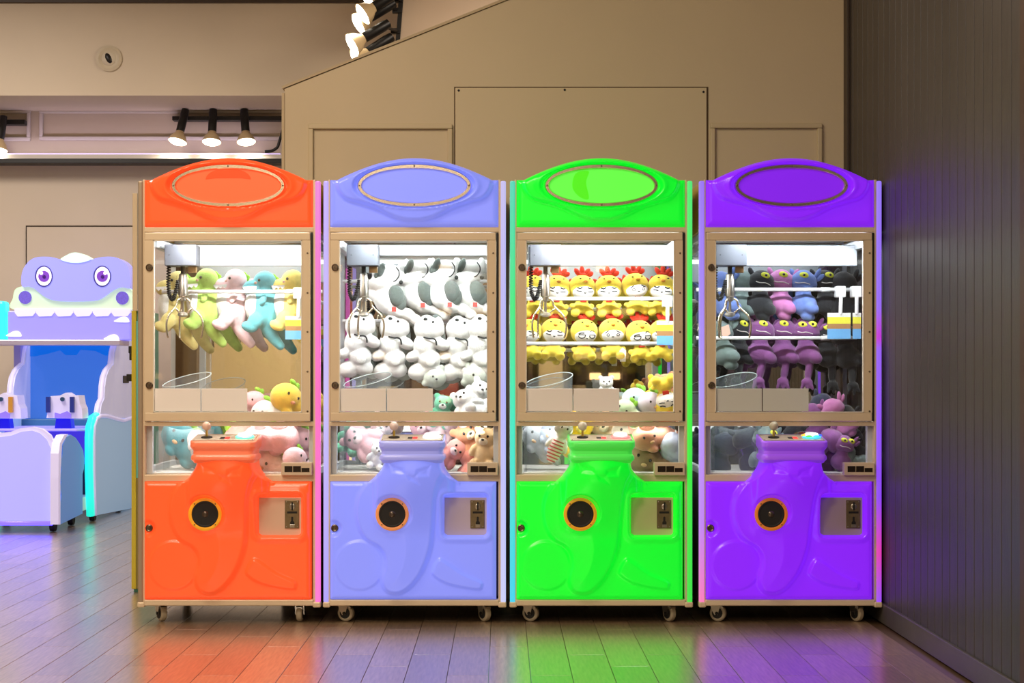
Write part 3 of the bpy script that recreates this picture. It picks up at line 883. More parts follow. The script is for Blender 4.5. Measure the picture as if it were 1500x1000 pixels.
    vs, fs = [], []
    n = 40
    for k in range(n):
        a = 2 * PI * k / n
        x, y = chr_ * math.cos(a), chr_ * math.sin(a)
        ztop = P(0, 556, YM + .2).z + .22 * x + .22 * y
        for zc_ in (zz(692), ztop):
            vs.append((chx + x, chy + y, zc_))
    for k in range(n):
        b = (k + 1) % n
        fs.append((2 * k, 2 * b, 2 * b + 1, 2 * k + 1))
    ch = obj('prize_chute', MB().add(vs, fs), M_ACRYL, t, smooth=True)
    obj('chute_lip', MB().tube([vs[2 * k + 1] for k in range(n)] + [vs[1]], .0022, 6), M_ACRYL_EDGE, ch, smooth=True)
    for px, dp in ((768, .06), (832, .31)):
        x = x_of(px, dp)
        obj('chute_guide', MB().box(x, x + .012, .06, .32, zz(692), zz(632)), M_ACRYL, t)
    # display rods for the prizes
    ry = .57 if nm == 'blue' else .37
    for py in cfg['rods']:
        z = P(0, py, YM + ry).z
        obj('display_rod', MB().tube([(il, ry, z), (ir, ry, z)], .0085, 12).lathe([(.0105, -.02), (.0105, .02)], 'x', (x_of(945, ry), ry, z), 12), mat('rod_white', (238, 240, 242), .35), t, smooth=True)
    # lamps inside the cabinet
    lc = {'orange': (1, .98, .94), 'blue': (.93, 1, .98), 'green': (.97, 1, .98), 'violet': (.90, .97, 1)}[nm]
    en = {'orange': 11.5, 'blue': 10.0, 'green': 13.0, 'violet': 7.5}[nm]
    tb = obj('light_tube', MB().tube([(il + .03, .07, zz(341)), (ir - .03, .07, zz(341))], .011, 12), mat('tube_white', (255, 255, 255), .4, emis=(240, 250, 255), estr=3.0), t, smooth=True)
    area_light('cabinet_lamp', (0, .44, zz(340)), (.60, .26), en * .25, lc, (math.radians(-6), 0, 0), t)
    area_light('front_cabinet_lamp', (.06, .055, zz(343)), (.60, .03), en * 1.15, lc, (math.radians(28), 0, 0), t)
    area_light('lower_cabinet_lamp', (0, .10, zz(630)), (.60, .05), .2 if nm == 'violet' else .6, lc, (math.radians(30), 0, 0), t)
    return t

MACHINES[0]['rods'] = (427,)
MACHINES[1]['rods'] = (412, 470)
MACHINES[2]['rods'] = (437.5, 503)
MACHINES[3]['rods'] = (424, 495)
LABELS = ('claw machine with glowing orange panels, full of plush dinosaurs', 'claw machine with glowing periwinkle blue panels, full of white plush dogs',
          'claw machine with glowing green panels, full of yellow plush chicks', 'claw machine with glowing violet panels beside the dark panelled wall')
ROOTS = [claw_machine(c, l, i) for i, (c, l) in enumerate(zip(MACHINES, LABELS))]

# ================================================================== PLUSH TOYS
S = 321.0                      # pixels per metre where the prizes hang
def remesh(name, mb, voxel=0.0045, smooth=6):
    me = mb.mesh(name)
    o = bpy.data.objects.new('tmp', me)
    C.objects.link(o)
    md = o.modifiers.new('r', 'REMESH'); md.mode = 'VOXEL'; md.voxel_size = voxel
    sm = o.modifiers.new('s', 'SMOOTH'); sm.factor = 0.5; sm.iterations = smooth
    dg = bpy.context.evaluated_depsgraph_get()
    out = bpy.data.meshes.new_from_object(o.evaluated_get(dg))
    bpy.data.objects.remove(o, do_unlink=True)
    for p in out.polygons: p.use_smooth = True
    out.name = name
    return out

def plush(name, rgb, sc=38.0):
    return mat('plush_' + name, rgb, 0.9, sheen=0.35, spec=0.15, noise=0.10, nscale=sc, bump=0.35, bscale=260)

def em(c, r, *more):
    """Ellipsoids in pixel units: ((x, z), (rx, ry, rz), tilt degrees) with depth offset y."""
    mb = MB()
    for e in (c, r, *more):
        (x, z), rr, tilt, y = e
        mb.ell((x / S, y / S, z / S), tuple(k / S for k in rr), (0, math.radians(tilt), 0), 3)
    return mb

class Kind:
    """A toy: parts = [(name, mesh, material key)], built once and copied."""
    def __init__(self):
        self.parts = []
    def add(self, name, me, key, parent=None):
        self.parts.append((name, me, key, parent)); return self
    def place(self, name, loc, rot, mats, label, cat, group, scale=1.0):
        r = tag(empty(name, loc, rot), label, cat, group)
        r.scale = (scale,) * 3
        done = {}
        for n, me, key, par in self.parts:
            o = bpy.data.objects.new(n, me)
            C.objects.link(o)
            if not me.materials: me.materials.append(mats[key])
            o.material_slots[0].link = 'OBJECT'
            o.material_slots[0].material = mats[key]
            o.parent = done[par] if par in done else r
            done.setdefault(n, o)
        return r

def E(x, z, rx, ry, rz, tilt=0, y=0):
    return ((x, z), (rx, ry, rz), tilt, y)
def single(name, *es, sub=2):
    mb = MB()
    for (x, z), rr, tilt, y in es:
        mb.ell((x / S, y / S, z / S), tuple(k / S for k in rr), (0, math.radians(tilt), 0), sub)
    return mb.mesh(name, smooth=True)
def line(name, pts, y, rad=.7):
    return MB().tube(spline([(x / S, (y(x, z) if callable(y) else y) / S, z / S) for x, z in pts], 5), rad / S, 5).mesh(name, smooth=True)

M_EYE = mat('bead_eye', (12, 10, 10), .15, coat=.5)
M_PWHITE = plush('white', (242, 242, 240))

# ---- plush dinosaur, seen from its side with the snout towards -x
dino = Kind()
tail = MB().tube([(p.x / S, p.y / S, p.z / S) for p in spline([(4, 4, -26), (8, 4, -44), (15, 4, -58), (25, 4, -70)], 6)], [r / S for r in np.linspace(14.5, 6.5, 19)], 14)
tail.ell((25 / S, 4 / S, -70 / S), 7 / S)
bd_ = em(E(2, 23, 17, 16, 16.5), E(-16, 14, 15, 14, 12, -6), E(5, 2, 15, 14, 20), E(-4, -18, 19, 17, 28, -8), E(8, -20, 12, 14, 30),
         E(-13, -34, 11, 8, 13, 25, -13), E(-22, -43, 12, 8, 8, 20, -12), E(-14, -38, 10, 9, 13, 15, 10))
bd_.add(tail.v, tail.f)
dino.add('body', remesh('dino_body', bd_), 'main')
dino.add('belly', single('belly', E(-15, -14, 12.5, 13, 23, -6, -2), sub=3), 'belly')
dino.add('arm', single('arm', E(-3, -4, 5, 5, 9, 25, -17), sub=3), 'main')
dino.add('eye', single('eye', E(-8, 25, 2.0, 1.4, 2.3, 0, -14.5)), 'eye')
dino.add('leaf', single('leaf', E(19, 29, 5, 2.5, 2.4, 28), E(20, 25, 2.4, 2.5, 4.5, 20), E(16, 32, 4, 2.5, 2.2, 50)), 'leaf')
dino.add('teeth', MB().prism_xz([(x / S, z / S) for x, z in ((-31, 15), (-12, 16), (-12, 13), (-15, 10), (-18, 13), (-21, 9.5), (-24, 12), (-27, 9), (-30, 12))], -14.5 / S, -8 / S).mesh('teeth'), 'tooth')
dino.add('cheek', single('cheek', E(-13, 21, 2.2, 1.2, 1.8, 0, -13.2)), 'cheek')
M_LEAF = plush('leaf_green', (150, 214, 70))
TOOTH = mat('felt_white', (246, 246, 246), .8)
def dino_mats(n, c, belly=(238, 240, 238)):
    return {'main': plush(n, c), 'belly': plush('belly_' + n, belly), 'eye': M_EYE, 'leaf': M_LEAF, 'tooth': TOOTH, 'cheek': plush('cheek_pink', (246, 196, 184))}
DM = {'lime': dino_mats('lime', (190, 232, 120)), 'pink': dino_mats('rose', (248, 214, 220)), 'teal': dino_mats('teal', (104, 192, 206)), 'yellow': dino_mats('yellow_soft', (252, 230, 130)),
      'cream': dino_mats('cream', (240, 226, 150))}
YP = YM + .45
for n, px, py, k in (('lime', 301, 432, 0), ('pink', 343, 433, 1), ('teal', 386, 436, 2), ('yellow', 427, 434, 3)):
    dino.place('plush_dinosaur', P(px, py, YP + .02 * (k % 2)), (0, 0, math.radians(14)), DM[n],
               {'lime': 'lime green plush dinosaur with white belly hanging behind the claw', 'pink': 'pale pink plush dinosaur hanging between the lime and teal ones',
                'teal': 'teal plush dinosaur with white belly and long hanging tail', 'yellow': 'yellow plush dinosaur hanging behind the striped sign'}[n], 'plush toy', 'plush dinosaurs on the rod')
dino.place('plush_dinosaur', P(259, 436, YP + .02), (0, 0, math.radians(14)), DM['cream'], 'cream plush dinosaur half hidden by the coiled cable', 'plush toy', 'plush dinosaurs on the rod')

# ---- plush husky seen from behind, leaning
hus = Kind()
hus.add('body', remesh('husky_body', em(E(0, 0, 20, 18, 22, -25), E(-20, 6, 8, 8, 11, -30), E(12, -16, 16, 14, 12, 20), E(30, -22, 13, 10, 9, 28), E(42, -30, 9, 9, 8, 20),
                                        E(-4, 24, 25, 18, 13, -8), E(4, 36, 19, 16, 15), E(-16, 40, 6, 5, 14, 12), E(22, 42, 6, 5, 13, -10))), 'white')
hus.add('back_patch', single('back_patch', E(14, 4, 12, 10, 16, -12, -12), E(20, -4, 9, 8, 13, 0, -9), sub=3), 'grey')
hus.add('ear_patch', single('ear_patch', E(-8, 42, 5.5, 5, 11, 18, -13), E(-14, 36, 4, 4, 7, 20, -11)), 'grey')
hus.add('collar', line('collar', [(14, 46), (18, 40), (18, 33), (14, 27), (10, 25)], -15, .9), 'dark')
hus.add('nose', single('nose', E(21, 24, 3.0, 2.4, 3.2, 0, -11)), 'dark')
hus.add('care_tag', MB().box(8 / S, 14.5 / S, -19.5 / S, -18.6 / S, -19 / S, -12.5 / S).mesh('care_tag'), 'red')
HM = {'white': M_PWHITE, 'grey': plush('husky_grey', (104, 114, 110), 90), 'dark': mat('felt_dark', (44, 48, 48), .8), 'red': mat('tag_red', (206, 74, 66), .7)}
for k, (px, py) in enumerate(((567, 438), (609, 432), (648, 431), (685, 431))):
    hus.place('plush_dog', P(px, py, YP + (0, .03, .0, .03)[k]), (0, 0, 0), HM,
              'white and grey plush dog turned away on the upper rod, ' + ('nearest the claw', 'second from the claw', 'third from the claw', 'farthest from the claw')[k], 'plush toy', 'plush dogs on the upper rod')
# ---- plush husky lying on its back, face up
hf = Kind()
hf.add('body', remesh('husky_front', em(E(2, 22, 21, 18, 19, 10), E(0, 32, 11, 14, 11, 0, -4), E(-3, -2, 17, 16, 19, 8), E(21, 0, 13, 11, 9, 28, -4), E(-20, -18, 11, 10, 8, -25, -5), E(4, -22, 17, 15, 15, 0, -2),
                                        E(-12, -40, 16, 12, 13, -15), E(8, -38, 15, 12, 12, 10), E(19, 26, 7, 9, 15, -10))), 'white')
hf.add('back_patch', single('back_patch', E(20, 18, 6.5, 8, 20, -12, 5), E(16, -30, 10, 8, 12, 0, 8), E(14, 36, 8, 7, 8, 0, 5), sub=3), 'grey')
hf.add('nose', single('nose', E(-1, 36, 3.2, 2.4, 2.4, 12, -16.5)), 'dark')
hf.add('eye', single('eye', E(10, 32, 1.7, 1.2, 1.9, 0, -15)), 'dark')
hf.add('collar', line('collar', [(-4, 10), (4, 8), (10, 8), (14, 5), (15, -2)], -16, 1.3), 'dark')
hf.add('paw_pad', single('paw_pad', E(6, -26, 7, 3, 7, 0, -15), sub=3), 'white')
for k, (px, py) in enumerate(((524, 500), (574, 503), (625, 504), (671, 505), (704, 503))):
    hf.place('plush_dog', P(px, py, YP - .02 + .03 * (k % 2)), (0, 0, 0), HM,
             'white plush dog facing out on the lower rod, ' + ('under the claw', 'second from the claw side', 'in the middle of the row', 'fourth from the claw side', 'cut off by the door frame')[k], 'plush toy', 'plush dogs on the lower rod')
M_PALE = plush('pale_mint', (206, 214, 204))
hang = Kind()
hang.add('body', remesh('round_pup', em(E(0, 0, 17, 15, 15), E(-9, 13, 5, 4, 7, -20), E(9, 13, 5, 4, 7, 20), E(-14, -8, 6, 6, 5))), 'white')
hang.add('eye', single('eye', E(-5, 2, 1.5, 1.2, 1.7, 0, -14.5)), 'dark')
hang.add('nose', single('nose', E(0, -2, 1.8, 1.2, 1.4, 0, -15.3)), 'dark')
for k, (px, py, lab) in enumerate(((637, 553, 'small pale round plush pup hanging below the dog row'), (696, 551, 'large pale round plush pup hanging by the door frame'))):
    hang.place('plush_pup', P(px, py, YP - .03), (0, 0, .2), {'white': M_PALE, 'dark': HM['dark']}, lab, 'plush toy', 'pale round pups', 1.0 + .1 * k)

# ---- plush chick with red comb and white face
def chick_kind(face):
    k = Kind()
    k.add('body', remesh('chick_body', em(E(0, -29, 13, 12, 10), E(-11, -37, 7, 8, 7, 0, -5), E(11, -37, 7, 8, 7, 0, -5), E(-15, -27, 4, 5, 4), E(15, -27, 4, 5, 4), E(0, -20, 9, 9, 8))), 'yellow')
    k.add('head', remesh('chick_head', em(E(0, 0, 20.5, 18, 18.5), E(0, -3, 20, 17, 16))), 'yellow')
    k.add('face', single('face', E(0, -5.5, 17, 15, 13, 0, -4.6), sub=3), 'white')
    k.add('comb', single('comb', E(-7, 22, 4, 3, 7.5, -40), E(0, 24, 4, 3, 8, -8), E(7, 22, 4, 3, 7.5, 35), E(12, 20, 4, 3, 5.5, 60), E(0, 19, 9, 4, 3)), 'red')
    k.add('beak', single('beak', E(1, 8.2, 3.4, 3, 2.2, 0, -17)), 'orange')
    k.add('brow', single('brow', E(-6, 12.5, 1.7, 1, .9, 0, -13.6), E(8, 12.5, 1.7, 1, .9, 0, -13.4)), 'dark')
    k.add('scarf', MB().box(-4.5 / S, 4.5 / S, -12 / S, -7 / S, -21.5 / S, -15.5 / S, .003).mesh('scarf'), 'red')
    def fy(x, z):
        q = max(0.02, 1 - (x / 17) ** 2 - ((z + 5.5) / 13) ** 2)
        return -4.6 - 15 * math.sqrt(q) - .2
    def ln(pts, r=.75): k.add('face_mark', line('face_mark', pts, fy, r), 'dark')
    if face == 'sleepy':
        ln([(-11, -1), (-7, -2.5), (-4, -.5)], 1.0); ln([(4, -1), (8, -2.2), (11, -1.5)], 1.0)
        ln([(-12, -5.5), (-8, -6.3), (-5, -6.8)]); ln([(4.5, -6.5), (8, -6.8), (12, -6.2)]); ln([(-1.5, -8.2), (0, -9), (1.5, -8.2)])
    elif face == 'sad':
        ln([(-11, -4), (-8, -1.5), (-6, -.5)]); ln([(5, -.5), (8, -2.5), (11, -3)]);
        for cx in (-7, 7.5): ln([(cx + 2 * math.cos(a), -6.5 + 1.8 * math.sin(a)) for a in np.linspace(0, 2 * PI, 9)], .5)
        ln([(-1.5, -9), (0, -9.6), (1.5, -9)])
    else:
        for cx in (-7.5, 8): ln([(cx + 4.5 * math.cos(a), -7 + 3.6 * math.sin(a)) for a in np.linspace(-PI, .35, 10)] + [(cx - 4.5, -5.6)], .7)
        ln([(-12, -4.5), (-8, -3), (-4, -3.2)], 1.0); ln([(4.5, -1.5), (8, .8), (11.5, -.8)], .7); ln([(-1, -11), (1, -11.2)])
    return k
CK = {f: chick_kind(f) for f in ('sleepy', 'sad', 'smirk')}
CM = {'yellow': plush('chick_yellow', (255, 226, 80)), 'white': plush('chick_white', (250, 246, 238)), 'red': plush('comb_red', (226, 62, 40)), 'orange': plush('beak_orange', (240, 160, 50)), 'dark': HM['dark']}
EXPR = {'sleepy': 'closed sleepy eyes', 'sad': 'small round sad eyes', 'smirk': 'big outlined sly eyes'}
POS = ('half hidden at the claw end of', 'beside the claw on', 'third along', 'fourth along', 'fifth along', 'at the hinge end of')
for row, seq in (('upper', ((780, 421, 'sleepy'), (816.5, 421, 'sleepy'), (852.5, 421, 'sleepy'), (891, 421, 'sleepy'), (930, 418, 'sad'), (969, 420, 'sleepy'))),
                 ('lower', ((774, 485, 'sleepy'), (812, 484, 'sleepy'), (855.5, 485, 'smirk'), (897, 484, 'sad'), (936, 487, 'smirk'), (971, 486, 'sleepy')))):
    for i, (px, py, f) in enumerate(seq):
        CK[f].place('plush_chick', P(px, py, YP), (0, math.radians((i * 23) % 13 - 6), math.radians((i * 37) % 25 - 12)), CM,
                    'plush chick with %s, %s the %s rod' % (EXPR[f], POS[i], row), 'plush toy', 'plush chicks on the rods')

# ---- plush night critter: wide head, yellow eyes, dangling arm and long foot
def critter_kind(eyes, foot):
    k = Kind()
    k.add('body', remesh('critter_body', em(E(2, -34, 19, 15, 17), E(0, -18, 12, 11, 10), E(14, -40, 12, 9, 9, 30, -8), E(-15, -36, 8, 8, 13, 10), E(8, -52, 11, 9, 7, 10)) if not foot else
          em(E(2, -34, 20, 15, 17), E(0, -18, 12, 11, 10), E(15, -40, 12, 9, 9, 30, -8), E(6, -58, 6, 6, 18, 6), E(4, -76, 9, 5, 6, 0, -3), E(-2, -82, 3, 3, 7, 20, -3), E(5, -84, 2.5, 3, 7, 0, -3), E(11, -82, 3, 3, 7, -25, -3))), 'main')
    k.add('head', remesh('critter_head', em(E(0, 0, 20, 17, 14.5), E(0, -5, 21, 17, 11), E(0, 6, 14, 14, 11))), 'main')
    k.add('ear', single('ear', E(20, 10, 4, 3, 10, 25), E(24, 5, 4, 3, 8, 45)), 'main')
    k.add('ear', single('ear', E(-16, 12, 4, 3, 8, -30)), 'main')
    for ex, ez in eyes:
        yy = -17 * math.sqrt(max(.05, 1 - (ex / 20) ** 2 - (ez / 17) ** 2))
        k.add('eye', single('eye', E(ex, ez, 6.8, 2.5, 4.4, 12, yy + .3), sub=3), 'yellow')
        k.add('pupil', single('pupil', E(ex + .5, ez, 2.2, 2, 2.2, 0, yy - 1.2)), 'dark')
    if eyes: k.add('mouth', line('mouth', [(-10, -3.5), (-4, -5), (4, -4.5), (12, -6.5)], lambda x, z: -17.2 * math.sqrt(max(.05, 1 - (x / 21) ** 2 - ((z + 2) / 13) ** 2)) - .3, .65), 'mouth')
    return k
KR = {0: critter_kind(((3, 7),), False), 1: critter_kind(((-3, 7), (11, 8)), True), 2: critter_kind(((0, 7.5),), True), 3: critter_kind((), False)}
def crit_m(n, c): return {'main': plush(n, c), 'yellow': mat('felt_yellow', (226, 230, 70), .7), 'dark': M_EYE, 'mouth': mat('thread_pale', (220, 216, 210), .7)}
KM = {'black': crit_m('critter_black', (40, 42, 46)), 'plum': crit_m('critter_plum', (128, 76, 132)), 'orchid': crit_m('critter_orchid', (190, 120, 176)), 'blue': crit_m('critter_blue', (106, 130, 196)),
      'grey': crit_m('critter_grey', (118, 136, 134)), 'navy': crit_m('critter_navy', (46, 52, 74))}
for row, seq in (('upper', ((1056, 414, 'blue', 3, 'blue plush critter peeking out past the coiled cable'), (1087, 412, 'grey', 3, 'grey plush critter turned away behind the claw'),
                            (1115, 412, 'black', 0, 'black plush critter with yellow eye beside the grey one on the upper rod'), (1144, 411, 'orchid', 0, 'orchid pink plush critter with one yellow eye on the upper rod'),
                            (1177, 412, 'blue', 0, 'blue plush critter with one yellow eye on the upper rod'), (1207, 412, 'black', 0, 'black plush critter on the upper rod above the striped signs'),
                            (1235, 414, 'black', 3, 'black plush critter at the hinge end of the upper rod'))),
                 ('lower', ((1054, 486, 'grey', 3, 'grey plush critter behind the pink tag on the lower rod'), (1084, 483, 'black', 2, 'black plush critter with lime yellow eye on the lower rod'),
                            (1115, 483, 'plum', 2, 'plum plush critter next to the black one on the lower rod'), (1148, 483, 'plum', 2, 'plum plush critter in the middle of the lower rod'),
                            (1181, 484, 'plum', 1, 'plum plush critter with two yellow eyes on the lower rod'), (1209, 488, 'black', 1, 'black plush critter behind the striped signs on the lower rod'),
                            (1236, 490, 'black', 2, 'black plush critter in the corner past the striped signs')))):
    for i, (px, py, c, kk, lab) in enumerate(seq):
        KR[kk].place('plush_critter', P(px, py, YP + .02 * (i % 2)), (math.radians(-6), math.radians((i * 47) % 25 - 12), math.radians((i * 31) % 41 - 20)), KM[c], lab, 'plush toy', 'plush critters on the rods')

# ---- sitting plush bear, pup and seal for the heaps on the deck
bear = Kind()
bear.add('body', remesh('bear_body', em(E(0, -18, 17, 15, 19), E(0, 10, 19, 17, 17), E(-15, 24, 6.5, 4, 6.5), E(15, 24, 6.5, 4, 6.5), E(-18, -12, 7, 8, 12, 25, -4), E(18, -12, 7, 8, 12, -25, -4), E(-13, -33, 9, 13, 9, 0, -9), E(13, -33, 9, 13, 9, 0, -9)), .005), 'main')
bear.add('muzzle', single('muzzle', E(0, 5, 8, 7, 6.5, 0, -13), sub=3), 'muzzle')
bear.add('nose', single('nose', E(0, 7.5, 2.8, 2, 2, 0, -19.5)), 'dark')
bear.add('eye', single('eye', E(-7, 13.5, 2.1, 1.5, 2.3, 0, -15.4)), 'dark')
bear.add('eye', single('eye', E(7, 13.5, 2.1, 1.5, 2.3, 0, -15.4)), 'dark')
def bear_m(n, c, mz): return {'main': plush(n, c), 'muzzle': plush(n + '_muzzle', mz), 'dark': M_EYE}
seal = Kind()
seal.add('body', remesh('seal_body', em(E(0, 0, 23, 20, 20), E(20, -8, 24, 19, 16, 10), E(42, -16, 10, 12, 7, 15), E(0, -20, 8, 10, 5, 20, -8), E(26, -22, 9, 9, 6, 0, -8)), .005), 'main')
seal.add('eye', single('eye', E(-10, 4, 2, 1.4, 2.3, 0, -17.6)), 'dark')
seal.add('eye', single('eye', E(6, 0, 2, 1.4, 2.3, 0, -19.2)), 'dark')
seal.add('nose', single('nose', E(-1, -7, 4, 3, 2.6, 0, -18)), 'muzzle')
seal.add('sprig', single('sprig', E(8, 22, 7, 3, 4, 30), E(15, 17, 5, 3, 7, 10)), 'leaf')
def seal_m(n, c, nose=(236, 190, 140)): return {'main': plush(n, c), 'muzzle': plush(n + '_nose', nose), 'dark': M_EYE, 'leaf': M_LEAF}
striped = Kind()
striped.add('body', remesh('cat_doll', em(E(0, 26, 14, 13, 15), E(-8, 40, 4, 3, 6, -20), E(8, 40, 4, 3, 6, 20), E(0, -6, 11, 10, 22), E(-12, 2, 4, 5, 11, 20), E(12, 2, 4, 5, 11, -20)), .004), 'main')
striped.add('eye', single('eye', E(-4, 28, 1.4, 1, 1.8, 0, -12.6)), 'dark')
striped.add('eye', single('eye', E(5, 28, 1.4, 1, 1.8, 0, -12.5)), 'dark')
for q in range(7):
    z = -24 + q * 5.0
    w = math.sqrt(max(.05, 1 - ((z + 6) / 22.5) ** 2))
    striped.add('stripe', MB().lathe([(10.8 * w / S, -1.1 / S), (11.6 * w / S, 0), (10.8 * w / S, 1.1 / S)], 'z', (0, 0, z / S), 20).mesh('stripe', smooth=True), 'red')

# ---- heaps of prizes on the decks
def heap(kind, name, px, py, dep, rot, mats, label, group, s=1.0):
    kind.place(name, P(px, py, YM + dep), tuple(math.radians(a) for a in rot), mats, label, 'plush toy', group, s)
g1 = 'plush toys heaped in the orange machine'
PK = seal_m('seal_pink', (240, 178, 182), (226, 150, 150)); YL = seal_m('seal_yellow', (246, 208, 84), (232, 160, 120)); TL = seal_m('seal_teal', (96, 176, 190)); WT = seal_m('seal_white', (240, 236, 238))
heap(seal, 'plush_seal', 419, 582, .22, (0, 12, 45), YL, 'yellow round plush seal with green sprig on top of the heap', g1, 1.05)
heap(seal, 'plush_seal', 388, 604, .26, (0, -10, -20), WT, 'white plush seal lying beside the yellow one behind the window', g1, .9)
heap(seal, 'plush_seal', 372, 588, .45, (0, 0, 30), PK, 'pink plush seal tucked behind the white one', g1, .8)
heap(seal, 'plush_seal', 412, 640, .16, (0, -20, 188), PK, 'big pink plush seal pressed against the lower window', g1, 1.15)
heap(seal, 'plush_seal', 432, 672, .12, (0, 15, 65), seal_m('seal_blush', (246, 206, 216)), 'blush pink plush seal in the corner above the counter box', g1, .85)
heap(seal, 'plush_seal', 352, 640, .22, (0, 10, 200), seal_m('seal_coral', (236, 160, 150)), 'coral plush seal lying behind the joystick plate', g1, 1.0)
heap(seal, 'plush_seal', 262, 640, .30, (0, 35, 10), TL, 'teal plush seal slumped against the clear chute', g1, 1.15)
heap(seal, 'plush_seal', 290, 646, .20, (0, 60, 30), WT, 'white plush seal wedged between the teal one and the neck', g1, .75)
heap(seal, 'plush_seal', 440, 646, .34, (0, 0, 60), DM and seal_m('seal_rose', (236, 190, 200)), 'dusky rose plush seal at the hinge side of the heap', g1, 1.0)
heap(seal, 'plush_seal', 398, 676, .24, (0, 15, -30), seal_m('seal_sand', (240, 214, 196)), 'sand coloured plush seal at the bottom of the heap', g1, 1.1)

g2 = 'plush toys heaped in the blue machine'
BW = bear_m('bear_white', (240, 240, 240), (236, 236, 236)); BP = bear_m('bear_pink', (240, 190, 200), (244, 214, 216)); BO = bear_m('bear_orange', (216, 150, 112), (240, 220, 190)); BT = bear_m('bear_tan', (226, 190, 140), (240, 220, 186)); BG = bear_m('bear_mint', (120, 206, 170), (230, 240, 234)); BS = bear_m('bear_salmon', (226, 150, 140), (240, 210, 200))
heap(bear, 'plush_bear', 682, 592, .20, (-20, -25, -10), BW, 'white plush bear with black eyes looking out above the sill', g2, .85)
heap(bear, 'plush_bear', 700, 578, .30, (-10, 30, 10), BW, 'white plush bear tilted behind the other white bear', g2, .8)
heap(bear, 'plush_bear', 712, 600, .16, (-30, 70, 0), bear_m('bear_snow', (228, 234, 240), (236, 236, 236)), 'bluish white plush bear lying in the window corner', g2, .8)
heap(bear, 'plush_bear', 648, 598, .26, (0, 10, 0), BG, 'mint green plush bear with pale muzzle in the heap', g2, .7)
heap(bear, 'plush_bear', 531, 646, .24, (-10, -60, 0), BP, 'pink plush bear lying on its side by the clear chute', g2, 1.0)
heap(bear, 'plush_bear', 516, 634, .40, (0, 20, 0), BG, 'mint plush bear half buried at the chute', g2, .8)
heap(bear, 'plush_bear', 556, 632, .30, (0, 25, 0), bear_m('bear_blush', (244, 216, 220), (246, 226, 226)), 'blush plush bear behind the joystick ball', g2, .9)
heap(bear, 'plush_bear', 553, 664, .13, (0, 15, 10), BW, 'little white plush bear beside the neck of the console', g2, .55)
heap(bear, 'plush_bear', 690, 642, .18, (-10, -40, 20), BO, 'orange brown plush bear behind the lower window', g2, .95)
heap(bear, 'plush_bear', 711, 650, .12, (0, 5, -15), BT, 'tan plush bear with big muzzle in the lower corner', g2, .85)
heap(bear, 'plush_bear', 662, 662, .16, (0, 60, 0), BS, 'salmon plush bear next to the neck of the console', g2, .8)
heap(bear, 'plush_bear', 690, 678, .15, (30, 10, 160), bear_m('bear_coral', (222, 140, 120), (240, 210, 200)), 'coral plush bear with its back to the lower window', g2, .9)
heap(bear, 'plush_bear', 620, 632, .30, (0, -20, 0), BP, 'pink plush bear behind the glowing button', g2, .9)
heap(bear, 'plush_bear', 652, 626, .26, (0, 40, 0), bear_m('bear_pearl', (238, 214, 220), (246, 232, 232)), 'pearl pink plush bear above the salmon one', g2, .8)

g3 = 'plush toys heaped in the green machine'
heap(seal, 'plush_seal', 930, 585, .22, (0, 0, 20), seal_m('seal_aqua', (196, 222, 226)), 'pale aqua plush seal heaped behind the second placard', g3, .85)
heap(seal, 'plush_seal', 952, 590, .16, (0, -8, 30), seal_m('seal_lilac', (226, 218, 234)), 'lilac white plush seal in the middle of the heap', g3, .8)
heap(bear, 'plush_bear', 962, 572, .30, (0, 8, 0), bear_m('bear_yellow', (246, 204, 60), (250, 226, 130)), 'yellow plush bear with round ears on the heap', g3, .75)
CK['sleepy'].place('plush_chick', P(977, 592, YM + .15), (math.radians(-10), math.radians(170), 0), CM, 'yellow plush chick upside down in the window corner', 'plush toy', g3, 1.0)
heap(bear, 'plush_bear', 976, 566, .36, (0, -10, 0), BO, 'orange plush bear peeping over the upside down chick', g3, .7)
heap(seal, 'plush_seal', 915, 600, .15, (0, 20, -10), seal_m('seal_mint', (210, 232, 190)), 'mint plush seal at the foot of the heap', g3, .75)
heap(bear, 'plush_bear', 888, 566, .42, (0, 0, 0), BW, 'white plush bear showing only its ears over the placard', g3, .55)
heap(seal, 'plush_seal', 786, 640, .28, (0, 30, 0), seal_m('seal_grey', (216, 220, 224)), 'pale grey plush seal against the side pane', g3, .95)
heap(seal, 'plush_seal', 806, 636, .20, (0, 60, 0), seal_m('seal_powder', (200, 214, 236)), 'powder blue plush seal by the clear chute guide', g3, .7)
striped.place('plush_doll', P(816, 652, YM + .10), (0, math.radians(22), 0), {'main': plush('doll_cream', (244, 236, 226)), 'dark': M_EYE, 'red': plush('stripe_red', (206, 90, 90))}, 'cream plush doll in a red striped jumper beside the neck', 'plush toy', g3, .95)
heap(bear, 'plush_bear', 850, 632, .26, (0, 10, 0), bear_m('bear_gold', (246, 200, 30), (250, 220, 90)), 'golden yellow plush bear behind the joystick ball', g3, .95)
heap(bear, 'plush_bear', 886, 630, .32, (0, -30, 0), bear_m('bear_sand', (226, 190, 150), (240, 220, 190)), 'sand plush bear behind the red timer', g3, .9)
heap(seal, 'plush_seal', 918, 634, .20, (0, 10, 0), seal_m('seal_taupe', (186, 170, 150)), 'taupe plush seal next to the glowing button', g3, .95)
heap(seal, 'plush_seal', 946, 640, .14, (0, -25, 20), seal_m('seal_brick', (216, 150, 120)), 'brick orange plush seal pressed to the lower window', g3, .95)
striped.place('plush_doll', P(964, 636, YM + .18), (0, math.radians(-80), 0), {'main': plush('doll_coral', (230, 150, 130)), 'dark': M_EYE, 'red': plush('stripe_white', (244, 238, 234))}, 'coral plush doll with white stripes lying across the heap', 'plush toy', g3, 1.2)
